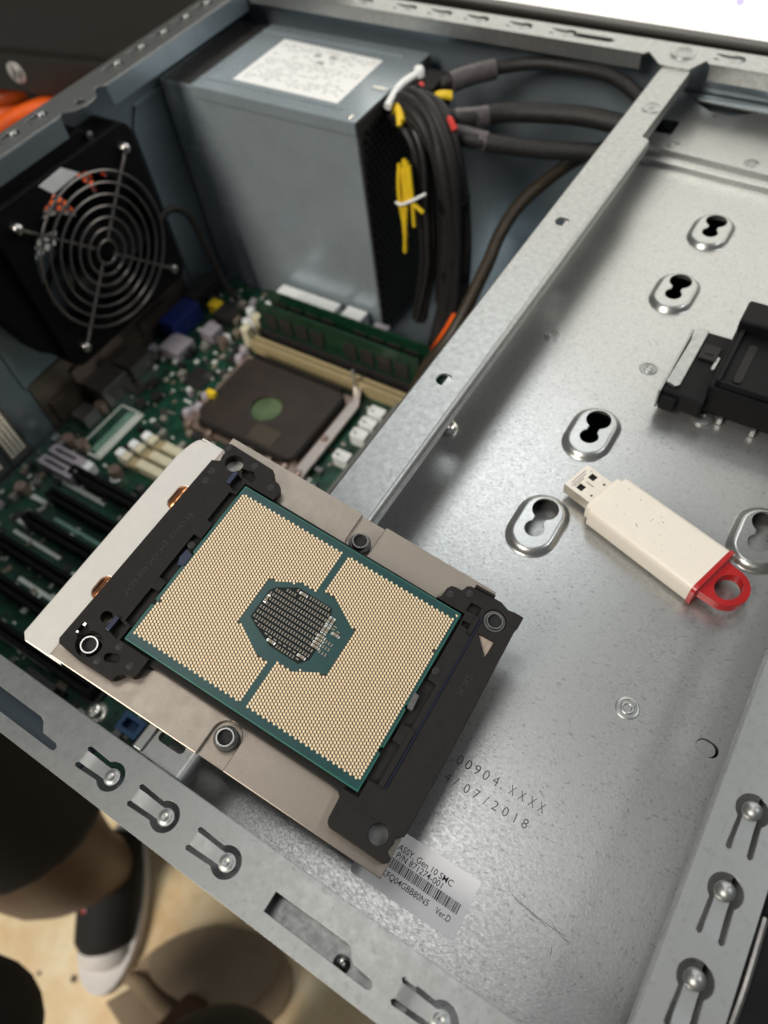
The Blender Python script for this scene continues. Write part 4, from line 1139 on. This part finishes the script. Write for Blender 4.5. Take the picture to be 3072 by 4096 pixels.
cable('power_cable', [(-22, 360, -48), (-38, 350, -51), (-60, 335, -60), (-76, 308, -72), (-79, 285, -80), (-76, 262, -86), (-79, 228, -108), (-92, 214, -132), (-100, 204, -160)], 3.9, BROWNCABLE, 'brown braided cable looping down along the left of the cross bar')
for pts, lab in (([(-134, 328, -24.4), (-126, 338, -23.4), (-116, 347.6, -23)], 'grey heat-shrink sleeve on the upper black cable'), ([(-120, 303, -37.4), (-108, 306, -40.4), (-100, 308, -41.8)], 'grey heat-shrink sleeve on the lower black cable'), ([(-121, 308, -32.8), (-112, 315, -33.8), (-106, 320, -34)], 'grey heat-shrink sleeve on the middle black cable')):
    tag(obj('cable_sleeve', MB().tube(pts, 5.6, seg=12, steps=4), mat('heat_shrink', (0.085, 0.075, 0.08), 0.35, var=0.3, scale=300), smooth=True), lab, 'cable sleeve')
cable('power_cable', [(-106, 290, -150), (-90, 278, -160), (-68, 258, -168), (-40, 236, -180)], 4.6, SLEEVE, 'short black cable low down near the floor of the case')
def wires(name, paths, r, m, label):
    t = thing(name, label, 'wire bundle', paths[0][0])
    for p in paths:
        obj('wire', MB().tube([Vector(q) - Vector(paths[0][0]) for q in p], r, seg=8, steps=5), m, t, smooth=True)
    return t
wires('yellow_wires', [[(-139, 279, -50), (-138, 277, -66), (-140, 277, -84), (-140, 277, -103)], [(-135.5, 278, -45), (-134, 276, -62), (-137, 276, -74), (-140.5, 276, -105)], [(-134, 278, -47), (-132, 276, -64), (-132, 276, -84)],
                            [(-137, 278, -44), (-135, 275.5, -64), (-125, 276, -73)], [(-141, 279, -48), (-141, 276, -66), (-139, 277, -94)]], 1.35, YEL, 'bunch of bare yellow wires tied beside the power supply')
tag(obj('cable_tie', MB().tube([(-143, 275, -70.5), (-138, 273.4, -69.5), (-130, 274, -65), (-123, 277, -61)], 0.9, seg=8), WHITE, smooth=True), 'small white cable tie round the yellow wires', 'cable tie', 'white cable ties')
tag(obj('cable_tie', MB().tube([(-156, 294, -26), (-157, 309, -22), (-153, 323, -20.5)], 2.2, seg=10).lathe([(3.2, -23), (3.2, -19), (2.3, -17), (0, -16.6)], c=(-152.5, 324, 0), seg=14), WHITE, smooth=60), 'thick white cable tie standing up at the power supply outlet', 'cable tie', 'white cable ties')
wires('green_wires', [[(-166, 315, -33), (-157, 312, -26), (-146, 307, -29)], [(-166, 313, -34), (-157, 310, -27), (-147, 305, -31)]], 1.7, GRN, 'two green wires coming out of the power supply outlet')
wires('yellow_wires', [[(-157, 303, -32), (-150, 297, -25), (-143, 289, -29)], [(-156, 301, -33), (-149, 294, -26), (-144, 287, -31)]], 1.7, YEL, 'short yellow wires at the power supply outlet below the white tie')
wires('yellow_wires', [[(-142, 312, -29), (-136, 318, -26.5), (-131, 323, -28)], [(-141, 310, -30), (-135, 316, -27), (-130, 321, -29)]], 1.8, YEL, 'short yellow wires bent towards the top rim beside the black cable')
wires('red_wires', [[(-122, 299, -28), (-117, 296, -26.5), (-112, 293, -30)], [(-150, 320, -25), (-146, 316, -23), (-141, 312, -27)]], 1.8, REDW, 'short red wires among the black power cables')
wires('orange_wires', [[(-97, 262, -128), (-103, 258, -142), (-113, 256, -160), (-118, 256, -174)], [(-95, 260, -130), (-101, 256, -144), (-110, 254, -162), (-115, 254, -174)], [(-99, 263, -130), (-106, 260, -146), (-116, 258, -166)]], 1.0, ORG, 'thin orange wires plugged into the board below the sleeved loom')
wires('blue_wires', [[(-94, 260, -128), (-99, 256, -144), (-107, 254, -170)], [(-92, 258, -128), (-96, 254, -144), (-103, 252, -170)]], 1.0, BLUW, 'thin dark blue wires beside the orange wires')
wires('green_wires', [[(-92, 262, -122), (-95, 256, -138), (-100, 252, -168)]], 1.0, GRN, 'single thin green wire beside the dark blue wires low in the case')

# ------------------------------------------------------------------ things behind the case
# switched-off monitor with its emblem
mo = thing('monitor', 'switched-off black monitor with a round silver emblem on its bezel', 'monitor', (-600, 372, -193), (0, 0, math.radians(10)))
obj('bezel', MB().prism([(-300, 72), (262, 72), (262, 430), (-300, 430)], -22, 0, [[(-288, 105), (250, 105), (250, 418), (-288, 418)]], axes='xz'), MONBLK, mo, bevel=1.5)
obj('screen', MB().box(-289, 251, -15, -8, 104, 419), SCROFF, mo)
obj('rear_shell', MB().box(-280, 240, 0, 34, 90, 410), MONBLK, mo, bevel=6)
em = obj('emblem', MB().lathe([(9.2, -22.0), (9.2, -22.8), (8.6, -23.2), (0, -23.2)], c=(-2, 0, 90), seg=28, axis='y'), LOGO, mo, smooth=50)
lg_ = MB()
def slant(x0, z0, x1, z1, wv):
    lg_.prism([(x0 - wv, z0), (x0 + wv, z0), (x1 + wv, z1), (x1 - wv, z1)], -23.5, -23.25, axes='xz')
slant(-6.0, 85, -3.0, 98, 0.8)
slant(-3.2, 85, -1.8, 91.5, 0.8)
lg_.prism([(-4.4, 91), (-1.2, 91), (-1.6, 92.8), (-4.0, 92.8)], -23.5, -23.25, axes='xz')
slant(0.2, 81, 3.0, 93, 0.8)
slant(3.3, 86.5, 4.6, 92, 0.8)
lg_.prism([(1.8, 91.2), (4.8, 91.2), (4.4, 93), (2.4, 93)], -23.5, -23.25, axes='xz')
lg_.prism([(0.8, 86), (3.4, 86), (3.7, 87.6), (1.2, 87.6)], -23.5, -23.25, axes='xz')
obj('emblem_letters', lg_, MONBLK, em)
obj('status_light', MB().lathe([(3, -22), (2.6, -22.8), (0, -23)], c=(100, 0, 86), seg=14, axis='y'), LOGO, mo, smooth=60)
obj('power_button', MB().lathe([(3.2, -22), (3.0, -23), (0, -23.2)], c=(162, 0, 116), seg=14, axis='y'), LOGO, mo, smooth=60)
obj('stand', MB().box(-40, 40, 8, 30, 5, 130).box(-110, 110, -50, 90, 0, 6), MONBLK, mo, bevel=2)
# lit monitor
mo2 = thing('monitor', 'lit monitor showing a white page behind the top edge of the case', 'monitor', (0, 452, -193), (0, 0, math.radians(-1)))
obj('bezel', MB().prism([(-300, 125), (330, 125), (330, 500), (-300, 500)], -18, 0, [[(-286, 163), (316, 163), (316, 488), (-286, 488)]], axes='xz'), MONBLK, mo2, bevel=1.5)
obj('screen', MB().box(-287, 317, -10, -6, 162, 489), SCRON, mo2)
obj('screen_icon', MB().box(10, 40, -10.4, -10.1, 171, 178).box(14, 44, -10.4, -10.1, 184, 194), ICON, mo2)
obj('screen_icon', MB().prism(circ(-11, 181, 2.6, 12), -10.4, -10.1, axes='xz'), ICON2, mo2)
obj('rear_shell', MB().box(-270, 300, 0, 30, 140, 480), MONBLK, mo2, bevel=6)
obj('stand', MB().box(-40, 40, 6, 26, 5, 170).box(-110, 110, 0, 120, 0, 6), MONBLK, mo2, bevel=2)
# orange cable coil behind the rear wall
co = MB()
for k in range(5):
    co.tube([((92 + 6 * (k % 3)) * math.cos(2 * PI * i / 16) + 3 * k, (40 + 5 * ((k + 1) % 3)) * math.sin(2 * PI * i / 16), 8 + 11 * k + 4 * math.sin(2 * PI * i / 16 * 2 + k)) for i in range(16)], 8.5, seg=10, steps=4, closed=True)
tag(obj('cable_coil', co, ORG, smooth=True, loc=(-535, 345, -192), rot=(0, 0, 0.55)), 'coil of bright orange cable on the desk behind the rear wall', 'cable coil', 'coils of orange cable')
tag(obj('cable_coil', co.mesh('cable_coil', ORG, True), None, loc=(-795, 388, -192), rot=(0, 0, 0.2)), 'coil of bright orange cable at the left edge below the dark monitor', 'cable coil', 'coils of orange cable')
tag(obj('paper_sheet', MB().prism([(-520, -30), (-340, -30), (-340, 118), (-520, 118)], -192.8, -192.4), mat('plain_paper', (0.85, 0.78, 0.62), 0.6, var=0.03, scale=30)), 'cream paper sheet on the desk seen through the slot cover holes', 'paper')
bx = thing('cardboard_box', 'small brown cardboard box at the foot of the dark monitor', 'box', (-800, 440, -193), (0, 0, 0.2))
obj('box_body', MB().box(-40, 40, -20, 20, 0, 40), CARD, bx, bevel=0.8)
obj('box_flap', MB().box(-40, 40, -20, -1, 40.2, 41.4).box(-40, 40, 1, 20, 40.2, 41.4), CARD, bx, bevel=0.3)

# ------------------------------------------------------------------ people (only legs are in view)
p1 = tag(obj('person', MB().tube([(-330, -95, -60), (-342, -112, -250), (-354, -152, -480), (-376, -172, -640), (-400, -178, -760), (-420, -175, -860), (-425, -190, -910), (-408, -225, -928), (-385, -262, -936)], [70, 74, 66, 66, 54, 40, 34, 30, 20], seg=20, steps=6), SKIN, smooth='all'),
         'person in black shorts with a bare brown leg and black and white sneaker', 'person')
obj('shorts', MB().tube([(-322, -86, -40), (-336, -104, -220), (-346, -122, -380), (-352, -132, -470), (-353, -134, -474)], [86, 92, 90, 88, 74], seg=24, steps=6), CLOTH, p1, smooth='all')
def sole(cx, cy, ang, L, W):
    out = []
    for i in range(28):
        a = 2 * PI * i / 28
        x, y = L * math.cos(a), W * math.sin(a) * (1.0 + 0.16 * math.cos(a))
        out.append((cx + x * math.cos(ang) - y * math.sin(ang), cy + x * math.sin(ang) + y * math.cos(ang)))
    return out
fa = math.atan2(-280 + 150, -362 + 445)
sn = obj('sneaker', MB().prism(sole(-402, -206, fa, 112, 44), -949.5, -925), SHOEW, p1, bevel=8, seg=4)
def dome(path, radii, m, parent, name, flat=0.8):
    return obj(name, MB().tube(path, radii, seg=18, steps=6), m, parent, smooth='all')
dome([(-448, -138, -905), (-425, -172, -905), (-398, -214, -913), (-376, -248, -919), (-369, -258, -923)], [34, 41, 41, 38, 20], SHOEB, sn, 'shoe_upper')
dome([(-380, -244, -927), (-369, -260, -930), (-362, -270, -933), (-358, -276, -935)], [34, 36, 28, 10], SHOEW, sn, 'toe_or_shade_cap')
dome([(-412, -226, -882), (-400, -230, -886), (-385, -228, -886)], [7, 9, 8], REDP, sn, 'shoe_badge')
dome([(-414, -217, -880), (-402, -219, -882), (-388, -217, -880)], [5, 6, 5], WHITE, sn, 'shoe_badge')

p2 = tag(obj('person', MB().tube([(-20, -470, -20), (-120, -400, -300), (-178, -330, -520), (-200, -320, -700), (-206, -300, -860), (-215, -240, -925)], [60, 62, 46, 44, 36, 26], seg=20, steps=6), SKIN, smooth='all'),
         'person in black trousers and taupe forms standing for floor shadows at the bottom edge', 'person')
obj('trousers', MB().tube([(-100, -390, -20), (-170, -320, -240), (-222, -268, -430), (-256, -300, -530), (-285, -370, -700)], [70, 70, 56, 50, 50], seg=22, steps=6), CLOTH, p2, smooth='all')
obj('trousers', MB().tube([(50, -400, -60), (-20, -280, -330), (-64, -208, -520), (-70, -226, -700), (-66, -240, -880)], [70, 66, 56, 52, 54], seg=22, steps=6), CLOTH, p2, smooth='all')
ss = math.atan2(81, 142)
sh = obj('shade_form', MB().prism(sole(-224, -206, ss, 108, 62), -949.5, -932), TAN2, p2, bevel=5, seg=3)  # solid taupe pieces stand in for layered shadows on the floor
obj('toe_or_shade_cap', MB().prism(sole(-230, -191, ss, 86, 46), -931.9, -915), TAN, sh, bevel=7, seg=4)  # oval core of the floor shadow, built as a raised piece
obj('shade_band', MB().tube([(-318, -262, -930), (-290, -258, -922), (-245, -262, -918), (-195, -248, -920)], [9, 11, 11, 9], seg=10, steps=5), TAN2, sh, smooth='all')
obj('shade_patch', MB().prism([(-330, -300), (-285, -232), (-215, -262), (-190, -330)], -949, -928), TAN, sh, bevel=4, seg=3)
